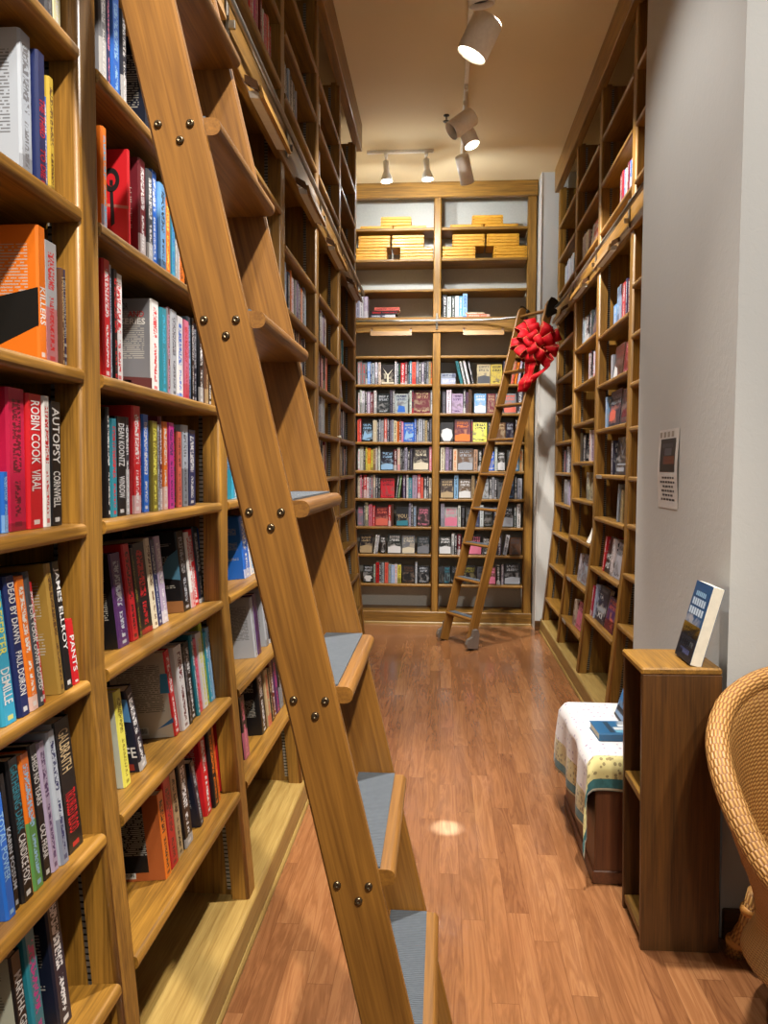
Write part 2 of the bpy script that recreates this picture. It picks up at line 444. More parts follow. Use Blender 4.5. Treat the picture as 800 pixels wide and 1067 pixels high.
def post(W, root, u0, u1, ztop, zbot=PT, name='post', std=(True, True), panel=.030):
    """face post with eased front corners; the thinner side panel and slotted standards hang behind it"""
    mb = MB()
    levels = [zbot, W.bend - .001, W.bend + .001, ztop] if W.toe else [zbot, ztop]
    c = (u0 + u1) / 2; hw = (u1 - u0) / 2; r = .011; dp = .056
    def ring(z):
        vf = W.vf(z); pts = [W.w(u0, vf + dp, z)]
        for k in range(6):
            a = R(90) * k / 5; pts.append(W.w(u0 + r - r * math.cos(a), vf + r - r * math.sin(a), z))
        for k in range(6):
            a = R(90) * k / 5; pts.append(W.w(u1 - r + r * math.sin(a), vf + r - r * math.cos(a), z))
        pts.append(W.w(u1, vf + dp, z)); return pts
    rings = [ring(z) for z in levels]; n = len(rings[0]); mb.sweep(rings, 0, False)
    for i, f in enumerate(mb.f):
        if len(f) == 4: mb.sm[i] = (i % n) not in (0, 6, n - 2, n - 1)
    if W.toe:
        for z in (W.bend,):
            pass
    o = mb.build(name, M['oakZ'], root)
    p0, p1 = c - panel / 2, c + panel / 2
    pb = MB(); rr = []
    for z in levels:
        vf = W.vf(z) + dp - .001; rr.append([W.w(p0, W.depth, z), W.w(p0, vf, z), W.w(p1, vf, z), W.w(p1, W.depth, z)])
    pb.sweep(rr); pb.build('side_panel', M['oakZ'], o)
    for side, s in ((0, -1), (1, 1)):
        if not std[side]: continue
        uu = p0 if side == 0 else p1
        sb = MB(); w = .016
        for (za, zb_) in ([(zbot + .02, W.bend), (W.bend, ztop - .02)] if W.toe else [(zbot + .02, ztop - .02)]):
            rr = []
            for z in (za, zb_):
                v = W.vf(z) + dp + .004
                rr.append([W.w(uu, v, z), W.w(uu + s * .0035, v, z), W.w(uu + s * .0035, v + w, z), W.w(uu, v + w, z)])
            sb.sweep(rr)
        sb.build('shelf_standard', M['std'], o)
    return o

SHELF_T = .028
TILT = R(6)
def shelf_frame(W, z):
    """4x4 frame on the shelf top at its nose: x along u, y into the case, z up"""
    tl = TILT if (W.toe and z < W.bend + .02) else 0.0
    v = W.V * math.cos(tl) + Vector((0, 0, -math.sin(tl)))
    n = W.V * math.sin(tl) + Vector((0, 0, math.cos(tl)))
    o = W.w(0, W.vf(z) - .004, z)
    Mx = Matrix.Identity(4)
    for i in range(3):
        Mx[i][0] = W.U[i]; Mx[i][1] = v[i]; Mx[i][2] = n[i]; Mx[i][3] = o[i]
    return Mx
def shelf(W, root, u0, u1, z, holder=None):
    F = shelf_frame(W, z); mb = MB()
    d = W.depth - W.vf(z) - .012
    prof = rounded_front(0, d, -SHELF_T, 0, .0105)
    mb.sweep([[F @ Vector((u0 + .001, v, n)) for v, n in prof], [F @ Vector((u1 - .001, v, n)) for v, n in prof]], 0, False)
    o = mb.build('shelf', M['oakX' if W is BW else 'oakY'], root)
    if holder:
        hb = MB()
        for a, c in ((holder, holder + .16),):
            P = [(-.004, -SHELF_T + .002), (-.007, -.004), (-.004, -.003), (-.003, -SHELF_T + .002)]
            hb.sweep([[F @ Vector((a, v, n)) for v, n in P], [F @ Vector((c, v, n)) for v, n in P]])
        hb.build('label_holder', M['tagm'], o)
    return o

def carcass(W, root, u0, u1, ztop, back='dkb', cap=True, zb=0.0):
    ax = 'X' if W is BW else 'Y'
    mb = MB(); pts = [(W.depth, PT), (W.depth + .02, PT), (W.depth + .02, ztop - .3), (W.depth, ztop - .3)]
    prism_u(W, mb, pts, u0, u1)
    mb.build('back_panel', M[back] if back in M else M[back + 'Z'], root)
    mb = MB(); vt = W.vf(PT) - .014
    prism_u(W, mb, [(vt, .022), (vt, PT - .01), (vt + .004, PT - .003), (vt + .012, PT), (W.depth, PT), (W.depth, 0), (vt + .012, 0), (vt + .012, .022)], u0, u1)
    mb.build('plinth', M[('oak' if W is BW else 'plo') + ax], root)
    mb = MB(); prism_u(W, mb, [(vt - .008, 0), (vt - .008, .012), (vt - .003, .02), (vt + .012, .022), (vt + .012, 0)], u0, u1)
    mb.build('shoe_moulding', M['plo' + ax], root)

def beam(W, root, u0, u1, z0, z1):
    ax = 'X' if W is BW else 'Y'
    mb = MB(); prism_u(W, mb, [(-.012, z0 + .003), (-.012, z1 - .003), (-.009, z1), (W.depth, z1), (W.depth, z1 - .03), (.02, z1 - .03), (.02, z0), (-.009, z0)], u0, u1)
    return mb.build('rail_beam', M['oak' + ax], root)
def cornice(W, root, u0, u1, z0, z1, out=.037):
    ax = 'X' if W is BW else 'Y'
    mb = MB(); prism_u(W, mb, [(-out, z0 + .004), (-out, z1 - .002), (.02, z1 - .002), (.02, z0), (-out + .004, z0)], u0, u1)
    return mb.build('cornice', M['oak' + ax], root)

# ---- left run
left_case = tag(empty('wall_bookcase', LW.w(.535, .1, 0)), 'long oak wall bookcase full of hardcovers, beside the big foreground ladder', 'bookcase')
def reparent(o, root):
    pass
def under(root, fn):
    """build parts in world space, then hang them under root without moving them"""
    before = set(bpy.data.objects)
    fn()
    for o in bpy.data.objects:
        if o not in before and o.parent == root:
            o.matrix_parent_inverse = Matrix.Translation(root.location).inverted()
P0 = .926
LPOST = [(.532 + P0 * i, .611 + P0 * i) for i in range(7)]
LPOST = [(1.537 - .079 + P0 * (i - 1), 1.542 + P0 * (i - 1)) for i in range(7)]
LBAY = [(LPOST[i][1], LPOST[i + 1][0]) for i in range(6)]
LZ_NEAR = [2.588, 2.285, 1.988, 1.686, 1.39, 1.085, .78, .475]
LZ_FAR = [2.465, 2.205, 1.955, 1.70, 1.445, 1.185, .93, .675, .42]
LZ_UP = [3.10, 3.365, 3.62]
def build_left():
    u0, u1 = LPOST[0][0], LPOST[-1][1]
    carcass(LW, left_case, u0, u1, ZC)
    for i, (a, b_) in enumerate(LPOST):
        post(LW, left_case, a, b_, 3.985, std=(i > 0, i < 6))
    for i, (a, b_) in enumerate(LBAY):
        for z in (LZ_NEAR if i < 3 else LZ_FAR):
            shelf(LW, left_case, a, b_, z)
        for z in LZ_UP: shelf(LW, left_case, a, b_, z)
    beam(LW, left_case, u0, u1, 2.79, 2.935)
    cornice(LW, left_case, u0, u1 + .05, 3.965, ZC)
under(left_case, build_left)

# ---- right run (u = -y)
right_case = tag(empty('wall_bookcase', RW.w(-5.5, .1, 0)), 'oak wall bookcase with mostly bare shelves, behind the white pillar', 'bookcase')
RPOST = [(-(6.310 + P0 * k), -(6.305 + P0 * k) + .079) for k in (1, 0, -1, -2, -3)]
RBAY = [(RPOST[i][1], RPOST[i + 1][0]) for i in range(4)]
RZ = [[2.585, 2.285, 2.01, 1.735, 1.47, 1.20, .94, .65, .335], [2.42, 2.13, 1.845, 1.555, 1.275, .985, .675, .35],
      [2.37, 2.05, 1.76, 1.465, 1.185, .855, .53], [2.5, 2.23, 1.97, 1.73, 1.46, 1.20, .93, .65]]
RZ_UP = [3.05, 3.355, 3.65]
RHOLD = {(2, 1.465): -5.22, (1, .675): -6.1, (1, .35): -6.1}
def build_right():
    u0, u1 = RPOST[0][0], -3.725
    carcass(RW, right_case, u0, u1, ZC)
    for i, (a, b_) in enumerate(RPOST[:4]):
        post(RW, right_case, a, b_, 3.985, std=(i > 0, True))
    for i, (a, b_) in enumerate(RBAY):
        b2 = min(b_, u1)
        for z in RZ[i]:
            shelf(RW, right_case, a, b2, z, RHOLD.get((i, z)))
        for z in RZ_UP: shelf(RW, right_case, a, b2, z)
    beam(RW, right_case, u0, u1, 2.79, 2.935)
    cornice(RW, right_case, u0 - .0, u1, 3.965, ZC)
under(right_case, build_right)

# ---- back run
back_case = tag(empty('wall_bookcase', BW.w(-.04, .1, 0)), 'oak bookcase of paperbacks across the far end of the aisle', 'bookcase')
BPOST = [(-.945, -.865), (-.103, -.03), (.772, .858)]
BBAY = [(-.865, -.103), (-.03, .772)]
BZ = [2.567, 2.30, 2.024, 1.751, 1.477, 1.21, .938, .67, .384]
BZ_UP = [3.19, 3.472, 3.76]
def build_back():
    u0, u1 = BPOST[0][0], BPOST[-1][1]
    carcass(BW, back_case, u0, u1, ZC + .28, back='panel')
    for i, (a, b_) in enumerate(BPOST):
        post(BW, back_case, a, b_, 4.05, std=(False, False))
    for (a, b_) in BBAY:
        for z in BZ + BZ_UP: shelf(BW, back_case, a, b_, z)
    beam(BW, back_case, u0, u1, 2.785, 2.925)
    cornice(BW, back_case, u0, u1, 4.03, ZC, out=.03)
under(back_case, build_back)

# ------------------------------------------------------------------ ladder rail (one bent tube on brackets)
def arc(cx, cy, r, a0, a1, z, n=10):
    return [(cx + r * math.cos(a0 + (a1 - a0) * k / n), cy + r * math.sin(a0 + (a1 - a0) * k / n), z) for k in range(n + 1)]
rail = empty('ladder_rail', (.95, 5.5, 2.885))
tag(rail, 'bent steel ladder rail running round the aisle in front of the oak beams', 'rail')
def build_rail():
    mb = MB(); ZR = 2.885
    pts = []
    mb.tube([(-.64, .9, ZR), (-.64, 3.5, ZR), (-.64, 6.32, ZR)], .011, 10)
    mb.build('rail_tube', M['metal'], rail)
    mb = MB()
    mb.tube([(-.86, 7.45, ZR), (-.4, 7.45, ZR), (.1, 7.45, ZR)] + arc(.265, 6.75, .70, math.pi / 2, 0, ZR, 16) + [(.965, 6.5, ZR), (.965, 5.0, ZR), (.965, 3.73, ZR)], .011, 10)
    mb.build('rail_tube', M['metal'], rail)
    spots = [(LW, (a + b_) / 2 ) for a, b_ in LPOST[1:]] + [(RW, (a + b_) / 2) for a, b_ in RPOST[1:4]] + [(BW, -.066)]
    for W, u in spots:
        k = MB()
        k.box(-.011, .011, -.005, .004, -.075, .075, 0, .003)
        k.box(-.006, .006, -(.021 if W is LW else .026), 0, .012, .022, 0, .002) if False else k.box(-.006, .006, -.026, 0, -.05, -.024, 0, .002)
        X = W.w(u, -.0175, ZR - .0)
        F = Matrix.Identity(4)
        for i in range(3):
            F[i][0] = W.U[i]; F[i][1] = W.V[i]; F[i][3] = X[i]
        k.v = [F @ Vector(p) for p in k.v]
        k.build('rail_bracket', M['metal'], rail)
under(rail, build_rail)

# ------------------------------------------------------------------ wooden shelf lights under the beams
def shelf_light(W, u0, u1, z, label, group):
    root = empty('shelf_light', W.w((u0 + u1) / 2, -.03, z)); tag(root, label, 'shelf light', group)
    def f():
        ax = 'X' if W is BW else 'Y'
        mb = MB(); prism_u(W, mb, [(-.080, z - .020), (-.070, z + .022), (-.058, z + .022), (-.066, z - .020)], u0, u1)
        mb.build('valance', M['oak' + ax], root)
        mb = MB(); prism_u(W, mb, [(-.06, z - .012), (-.052, z + .016), (-.02, z + .014), (-.026, z - .008)], u0 + .02, u1 - .02)
        mb.build('lamp_housing', M['white'], root)
        for u in (u0, u1 - .02):
            mb = MB(); prism_u(W, mb, [(-.068, z + .0), (-.055, z + .038), (-.0125, z + .06), (-.0125, z + .035)], u, u + .02)
            mb.build('arm', M['dko' + ax], root)
    under(root, f)
for i in range(1, 6):
    a, b_ = LBAY[i]; c = (a + b_) / 2
    shelf_light(LW, c - .235, c + .235, 2.755, '%s wooden shelf light along the beam beyond the big ladder' % ['', 'first', 'second', 'third', 'fourth', 'fifth'][i], 'shelf lights on the left-hand beam')
for i in range(3):
    a, b_ = RBAY[i]; c = (a + b_) / 2
    shelf_light(RW, c - .215, c + .215, 2.775, 'wooden shelf light under the pillar-side beam, %s one counting from the back' % ['first', 'second', 'third'][i], 'shelf lights on the right-hand beam')
shelf_light(BW, -.69, -.30, 2.765, 'wooden shelf light on the back bookcase beam, farther from the small ladder', 'shelf lights on the back beam')
shelf_light(BW, .18, .56, 2.765, 'wooden shelf light on the back bookcase beam, just beside the small ladder', 'shelf lights on the back beam')
# ------------------------------------------------------------------ books
NAMES = [('black',(18,18,22)),('dark navy',(22,28,48)),('navy',(30,42,95)),('blue',(35,105,205)),('light blue',(110,170,225)),('sky blue',(150,195,235)),('teal',(40,130,150)),('bright cyan',(60,170,210)),('green',(80,130,70)),('lime green',(190,205,50)),('yellow',(232,226,95)),('mustard',(200,170,60)),('tan gold',(165,130,60)),('orange',(232,120,30)),('red',(205,30,40)),('crimson pink',(190,25,70)),('magenta',(205,45,150)),('pink',(225,120,150)),('coral',(225,105,85)),('maroon',(105,25,38)),('purple',(75,40,95)),('lilac',(175,160,190)),('grey',(120,122,130)),('dark grey',(62,64,72)),('pale grey',(170,175,185)),('silvery',(185,195,210)),('white',(228,228,230)),('cream',(225,215,190)),('tan',(190,165,125)),('brown',(95,62,40)),('dark brown',(48,34,28)),('beige',(205,195,180)),('olive',(135,125,40)),('sage grey',(190,195,180))]
PAL = dict(blk=NAMES[0][1],dkn=NAMES[1][1],nav=NAMES[2][1],blu=NAMES[3][1],lbl=NAMES[4][1],sky=NAMES[5][1],tea=NAMES[6][1],cya=NAMES[7][1],grn=NAMES[8][1],lim=NAMES[9][1],yel=NAMES[10][1],mus=NAMES[11][1],gld=NAMES[12][1],ora=NAMES[13][1],red=NAMES[14][1],cri=NAMES[15][1],mag=NAMES[16][1],pnk=NAMES[17][1],sal=NAMES[18][1],mar=NAMES[19][1],pur=NAMES[20][1],lil=NAMES[21][1],gry=NAMES[22][1],dgr=NAMES[23][1],lgr=NAMES[24][1],slv=NAMES[25][1],wht=NAMES[26][1],crm=NAMES[27][1],tan=NAMES[28][1],brn=NAMES[29][1],dbr=NAMES[30][1],bei=NAMES[31][1],oli=NAMES[32][1],sgr=NAMES[33][1])
def cname(c):
    return min(NAMES, key=lambda n: sum((a - b_) ** 2 for a, b_ in zip(n[1], c)))[0]
ORD = ['first','second','third','fourth','fifth','sixth','seventh','eighth','ninth','tenth','eleventh','twelfth','thirteenth','fourteenth','fifteenth','sixteenth','seventeenth','eighteenth','nineteenth','twentieth','twenty-first','twenty-second','twenty-third','twenty-fourth','twenty-fifth','twenty-sixth','twenty-seventh','twenty-eighth']

def text_mesh(s):
    cu = bpy.data.curves.new('txt', 'FONT'); cu.body = s; cu.size = 1.0; cu.resolution_u = 2
    cu.offset = .012
    ob = bpy.data.objects.new('txt', cu); COL.objects.link(ob)
    dg = bpy.context.evaluated_depsgraph_get(); dg.update()
    me = bpy.data.meshes.new_from_object(ob.evaluated_get(dg))
    bpy.data.objects.remove(ob); bpy.data.curves.remove(cu)
    vs = [v.co.copy() for v in me.vertices]; fs = [tuple(p.vertices) for p in me.polygons]
    bpy.data.meshes.remove(me)
    if not vs: return [], []
    x0 = min(v.x for v in vs); x1 = max(v.x for v in vs); y0 = min(v.y for v in vs); y1 = max(v.y for v in vs)
    return [((v.x - x0) / (x1 - x0), (v.y - y0) / (y1 - y0)) for v in vs], fs
_tc = {}
def add_text(parent, s, fn, col, name='title'):
    """fn maps (s along the line 0..1, t up the letters 0..1) to a point on the book"""
    if s not in _tc: _tc[s] = text_mesh(s)
    P, F = _tc[s]
    mb = MB(); mb.faces([fn(a, c) for a, c in P], F)
    return mb.build(name, ink(col), parent)

def book(name, t, h, d, col, acc, cov=None, hard=True, pages=True, seed=None, quiet=0.0, band=None):
    t = max(t, .006); mb = MB()
    th = .0028 if hard else .0012
    c = min(.004, t * .22) if hard else .0012
    O = [(-t/2, d), (-t/2, c), (-t/2 + c, 0), (t/2 - c, 0), (t/2, c), (t/2, d)]
    ci = max(th + .0002, c)
    I = [(-t/2 + th, d), (-t/2 + th, ci), (-t/2 + ci, th), (t/2 - ci, th), (t/2 - th, ci), (t/2 - th, d)]
    n = len(O)
    for k in range(n - 1):
        (xa, ya), (xb, yb) = O[k], O[k+1]
        if k == 0: ua, ub = 4 + 1 - ya / d, 4 + 1 - yb / d
        elif k == n - 2: ua, ub = 2 + ya / d, 2 + yb / d
        else: ua, ub = xa / t + .5, xb / t + .5
        ua = min(max(ua, math.floor(ua + 1e-6) if k == n-2 else ua), 5)
        mb.quad([(xa, ya, 0), (xb, yb, 0), (xb, yb, h), (xa, ya, h)], 0, False, [(ua, 0), (ub, 0), (ub, 1), (ua, 1)])
        (ia, ja), (ib, jb) = I[k], I[k+1]
        mb.quad([(ib, jb, 0), (ia, ja, 0), (ia, ja, h), (ib, jb, h)])
        mb.quad([(xa, ya, h), (xb, yb, h), (ib, jb, h), (ia, ja, h)])
        mb.quad([(xb, yb, 0), (xa, ya, 0), (ia, ja, 0), (ib, jb, 0)])
    for s in (0, n - 1):
        q = [(O[s][0], d, 0), (I[s][0], d, 0), (I[s][0], d, h), (O[s][0], d, h)]
        mb.quad(q if s else q[::-1])
    e = .003 if hard else 0.0
    pb = MB() if pages else mb
    pb.box(-t/2 + th, t/2 - th, th, d - e - .0008, e + .0003, h - e - .0006, 0 if pages else 1)
    o = mb.build(name, M['book'] if pages else [M['book'], M['paper']])
    if pages: pb.build('page_block', M['paper'], o)
    dim = lambda c: [v * .74 for v in lin(c)[:3]]
    o.color = dim(col) + [1.0]; o['accent'] = dim(acc); o['cover_tone'] = dim(cov if cov else col)
    o['seed'] = random.random() if seed is None else seed; o['quiet'] = quiet
    o['band'] = list(lin(band)[:3]) if band else [0.0, 0.0, 0.0]; o['has_band'] = 1.0 if band else 0.0
    return o
def spine_text(o, t, h, s, v0, v1, col, w=.62):
    # reads from top to bottom
    add_text(o, s, lambda a, c: ((c - .5) * t * w, -.0004, h * (v1 - (v1 - v0) * a)), col)
def front_text(o, t, d, h, s, u0, u1, v0, v1, col):
    add_text(o, s, lambda a, c: (t/2 + .0004, d * (u0 + (u1 - u0) * a), h * (v0 + (v1 - v0) * c)), col)
def back_text(o, t, d, h, s, u0, u1, v0, v1, col):
    add_text(o, s, lambda a, c: (-t/2 - .0004, d * (1 - (u0 + (u1 - u0) * a)), h * (v0 + (v1 - v0) * c)), col)
def back_patch(o, t, d, h, pts, col, name):
    mb = MB(); mb.quad([(-t/2 - .0003, d * (1 - u), h * v) for u, v in pts]); return mb.build(name, ink(col), o)

def stand(o, F, u, v, t, lean=0.0, face=False, d=0.0, n=0.0):
    if face:
        Mx = F @ Matrix.Translation((u, v + t / 2, n + .001 + abs(math.sin(lean)) * t / 2)) @ Matrix.Rotation(lean, 4, 'X') @ Matrix.Rotation(-math.pi / 2, 4, 'Z')
    else:
        Mx = F @ Matrix.Translation((u, v, n + .001 + abs(math.sin(lean)) * t / 2)) @ Matrix.Rotation(lean, 4, 'Y')
    o.matrix_world = Mx

def barcode(o, t, d, h, u0, u1, v0, v1):
    mb = MB(); x = -t/2 - .0003
    mb.quad([(x, d * (1 - u), h * v) for u, v in ((u0, v0), (u1, v0), (u1, v1), (u0, v1))], 0)
    u = u0 + .02
    while u < u1 - .03:
        w = random.choice((.006, .010, .014))
        mb.quad([(x - .0002, d * (1 - a), h * v) for a, v in ((u, v0 + .02), (u + w, v0 + .02), (u + w, v1 - .01), (u, v1 - .01))], 1)
        u += w + random.choice((.006, .01))
    mb.build('barcode', [ink((226, 226, 222)), ink((20, 20, 22))], o)

BAYL = {'A': 'first bay', 'B': 'second bay', 'C': 'third bay'}
DEF_COVER = {}
def near_row(key, items):
    bay, idx = key[0], int(key[1])
    z = LZ_NEAR[idx + 1]; F = shelf_frame(LW, z)
    setb = .03 if z > 1.1 else (.062 if z > 1 else .05)
    shelfname = '%s shelf down' % ORD[idx + 1]
    setb = {'A4': .012, 'A5': .027}.get(key, setb)
    grp = 'hardcovers on the %s of the %s beside the big ladder' % (shelfname, BAYL[bay])
    for i, (y0, y1, col, acc, kw) in enumerate(items):
        t = (y1 - y0) * .97; h = kw.get('h', random.uniform(.212, .238)); d = random.uniform(.15, .16)
        h = min(h, .262)
        cov = PAL[kw['cov']] if 'cov' in kw else None
        o = book('hardcover_book', t, h, d, col, acc, cov, True, True, quiet=2.0 if 'key' in kw else (1.0 if 't' in kw else 0.0), band=PAL[kw['band']] if 'band' in kw else None)
        lean = R(kw.get('lean', 0))
        stand(o, F, (y0 + y1) / 2, setb + random.uniform(-.004, .006), t, lean)
        for tt in kw.get('t', ()):
            spine_text(o, t, h, tt[0], tt[1], tt[2], PAL[tt[3]] if len(tt) > 3 else acc)
        if kw.get('key'):
            mb = MB(); x = -t/2 - .0004
            def P(u, v): return (x, d * (1 - u), h * v)
            def ring(cu, cv, ru, rv, iu, iv):
                for k in range(20):
                    a, b_ = 2*math.pi*k/20, 2*math.pi*(k+1)/20
                    mb.quad([P(cu + ru*math.cos(a), cv + rv*math.sin(a)), P(cu + ru*math.cos(b_), cv + rv*math.sin(b_)), P(cu + iu*math.cos(b_), cv + iv*math.sin(b_)), P(cu + iu*math.cos(a), cv + iv*math.sin(a))])
            ring(.74, .70, .13, .12, .07, .065)
            mb.quad([P(.72, .59), P(.77, .59), P(.79, .27), P(.73, .24)])
            mb.quad([P(.72, .64), P(.77, .64), P(.77, .70), P(.72, .70)])
            mb.build('key_emblem', ink((20, 14, 18)), o)
            back_patch(o, t, d, h, ((0, .5), (1, .41), (1, .44), (0, .53)), (196, 120, 110), 'cover_stripe')
        if kw.get('series'):
            back_text(o, t, d, h, 'FOR', .5, .62, .88, .95, (40, 40, 44)); back_text(o, t, d, h, 'AND', .62, .88, .8, .865, (196, 40, 40)); back_text(o, t, d, h, 'SERIES', .5, .9, .72, .785, (236, 236, 236))
            back_patch(o, t, d, h, ((.0, .0), (1, .0), (1, .14), (0, .18)), (92, 40, 40), 'cover_band'); barcode(o, t, d, h, .45, .66, .02, .12)
        if kw.get('life'):
            back_text(o, t, d, h, 'LIFE', .66, .98, .18, .31, (236, 236, 236)); back_patch(o, t, d, h, ((.0, .72), (1, .62), (1, .9), (0, .95)), (90, 150, 210), 'cover_art'); back_patch(o, t, d, h, ((.3, .02), (.9, .02), (.9, .1), (.3, .14)), (150, 50, 36), 'cover_art')
        if kw.get('bar'):
            barcode(o, t, d, h, .16, .55, .04, .13); back_patch(o, t, d, h, ((.84, .52), (1, .52), (1, .75), (.88, .75)), (60, 140, 190), 'cover_art'); back_patch(o, t, d, h, ((.7, .1), (1, .17), (1, .23), (.8, .14)), (50, 110, 170), 'cover_art'); back_patch(o, t, d, h, ((.2, .9), (.5, .9), (.45, .97), (.28, .97)), (40, 46, 70), 'cover_art')
        if kw.get('kill'):
            back_patch(o, t, d, h, ((0, .12), (.55, .12), (1, .26), (1, .54), (0, .4)), (16, 14, 12), 'cover_art'); barcode(o, t, d, h, -.0, .22, .16, .27)
        if kw.get('frame'):
            back_patch(o, t, d, h, ((0, 0), (1, 0), (1, 1), (0, 1)), (176, 92, 44), 'cover_frame')
            mb = MB(); mb.quad([(-t/2 - .0006, d * (1 - u), h * v) for u, v in ((.06, .1), (.74, .1), (.74, .88), (.06, .88))], 0, False, [(4.06, .1), (4.74, .1), (4.74, .88), (4.06, .88)])
            q = mb.build('cover_copy', M['book'], o)
            for kk in ('accent', 'cover_tone', 'seed', 'quiet', 'band', 'has_band'): q[kk] = o[kk]
            q.color = o.color; barcode(o, t, d, h, .1, .52, .03, .1)
        if kw.get('redb'):
            pass
        if kw.get('glow'):
            back_patch(o, t, d, h, ((0, .0), (1, .0), (1, .14), (0, .16)), (150, 100, 58), 'cover_band'); back_patch(o, t, d, h, ((.55, .45), (1, .4), (1, .78), (.8, .7)), (70, 120, 150), 'cover_art')
        if 'LIFE' and kw.get('life'): extra = 'leaning '
        elif lean: extra = 'leaning '
        else: extra = ''
        if kw.get('key'): extra = 'keyhole-cover '
        label = '%s%s book, %s on %s, %s beside big ladder' % (extra, cname(col), ORD[i], shelfname, BAYL[bay])
        tag(o, label, 'book', grp)

def spread_row(W, F, name, items, z, place, grp, hmax=.215, pages=False, setb=.03, hard=False):
    """items: (u0, u1, kind, colour, accent, opts)"""
    for i, it in enumerate(items):
        u0, u1, kd, col, acc = it[:5]; kw = it[5] if len(it) > 5 else {}
        col = PAL[col] if isinstance(col, str) else col; acc = PAL[acc] if isinstance(acc, str) else acc
        jit = lambda c: tuple(min(255, max(0, v + random.uniform(-9, 9))) for v in c)
        col = jit(col)
        if kd == 's':
            t = (u1 - u0) * .96; h = kw.get('h', random.uniform(.84, .99) * hmax); d = kw.get('d', .112)
            o = book(name, t, h, d, col, acc, None, hard, pages)
            stand(o, F, (u0 + u1) / 2, setb + random.uniform(0, .008), t, R(kw.get('lean', 0)))
            txt = '%s spine' % cname(col)
            if kw.get('lean'): txt = 'leaning ' + txt
        elif kd == 'f':
            d = (u1 - u0) * .98; h = kw.get('h', min(hmax * .97, max(d * 1.42, hmax * .8))); t = kw.get('t', random.uniform(.022, .034))
            sec = kw.get('cov'); 
            o = book(name, t, h, d, col, acc, None, hard, pages, quiet=kw.get('q', 0.0))
            stand(o, F, u0, setb + kw.get('dv', .01), t, R(kw.get('lean', -5)), True, d)
            for pt in kw.get('patch', ()):
                mb = MB(); mb.quad([(t/2 + .0006, d * u, h * v) for u, v in pt[1]]); mb.build('cover_art', ink(PAL[pt[0]]), o)
            for tx in kw.get('txt', ()): front_text(o, t, d, h, tx[0], tx[1], tx[2], tx[3], tx[4], PAL[tx[5]])
            txt = '%s cover facing out' % cname(col)
        else:                                   # lying flat
            t = kw.get('t', .03); d = (u1 - u0); w = .12
            o = book(name, t, d, w, col, acc, None, hard, pages)
            o.matrix_world = F @ Matrix.Translation((u1, setb, kw.get('n', 0.0) + t / 2)) @ Matrix.Rotation(-math.pi / 2, 4, 'Y')
            txt = '%s book lying flat' % cname(col)
        tag(o, '%s, %s on %s' % (txt, ORD[i], place), 'book', grp)
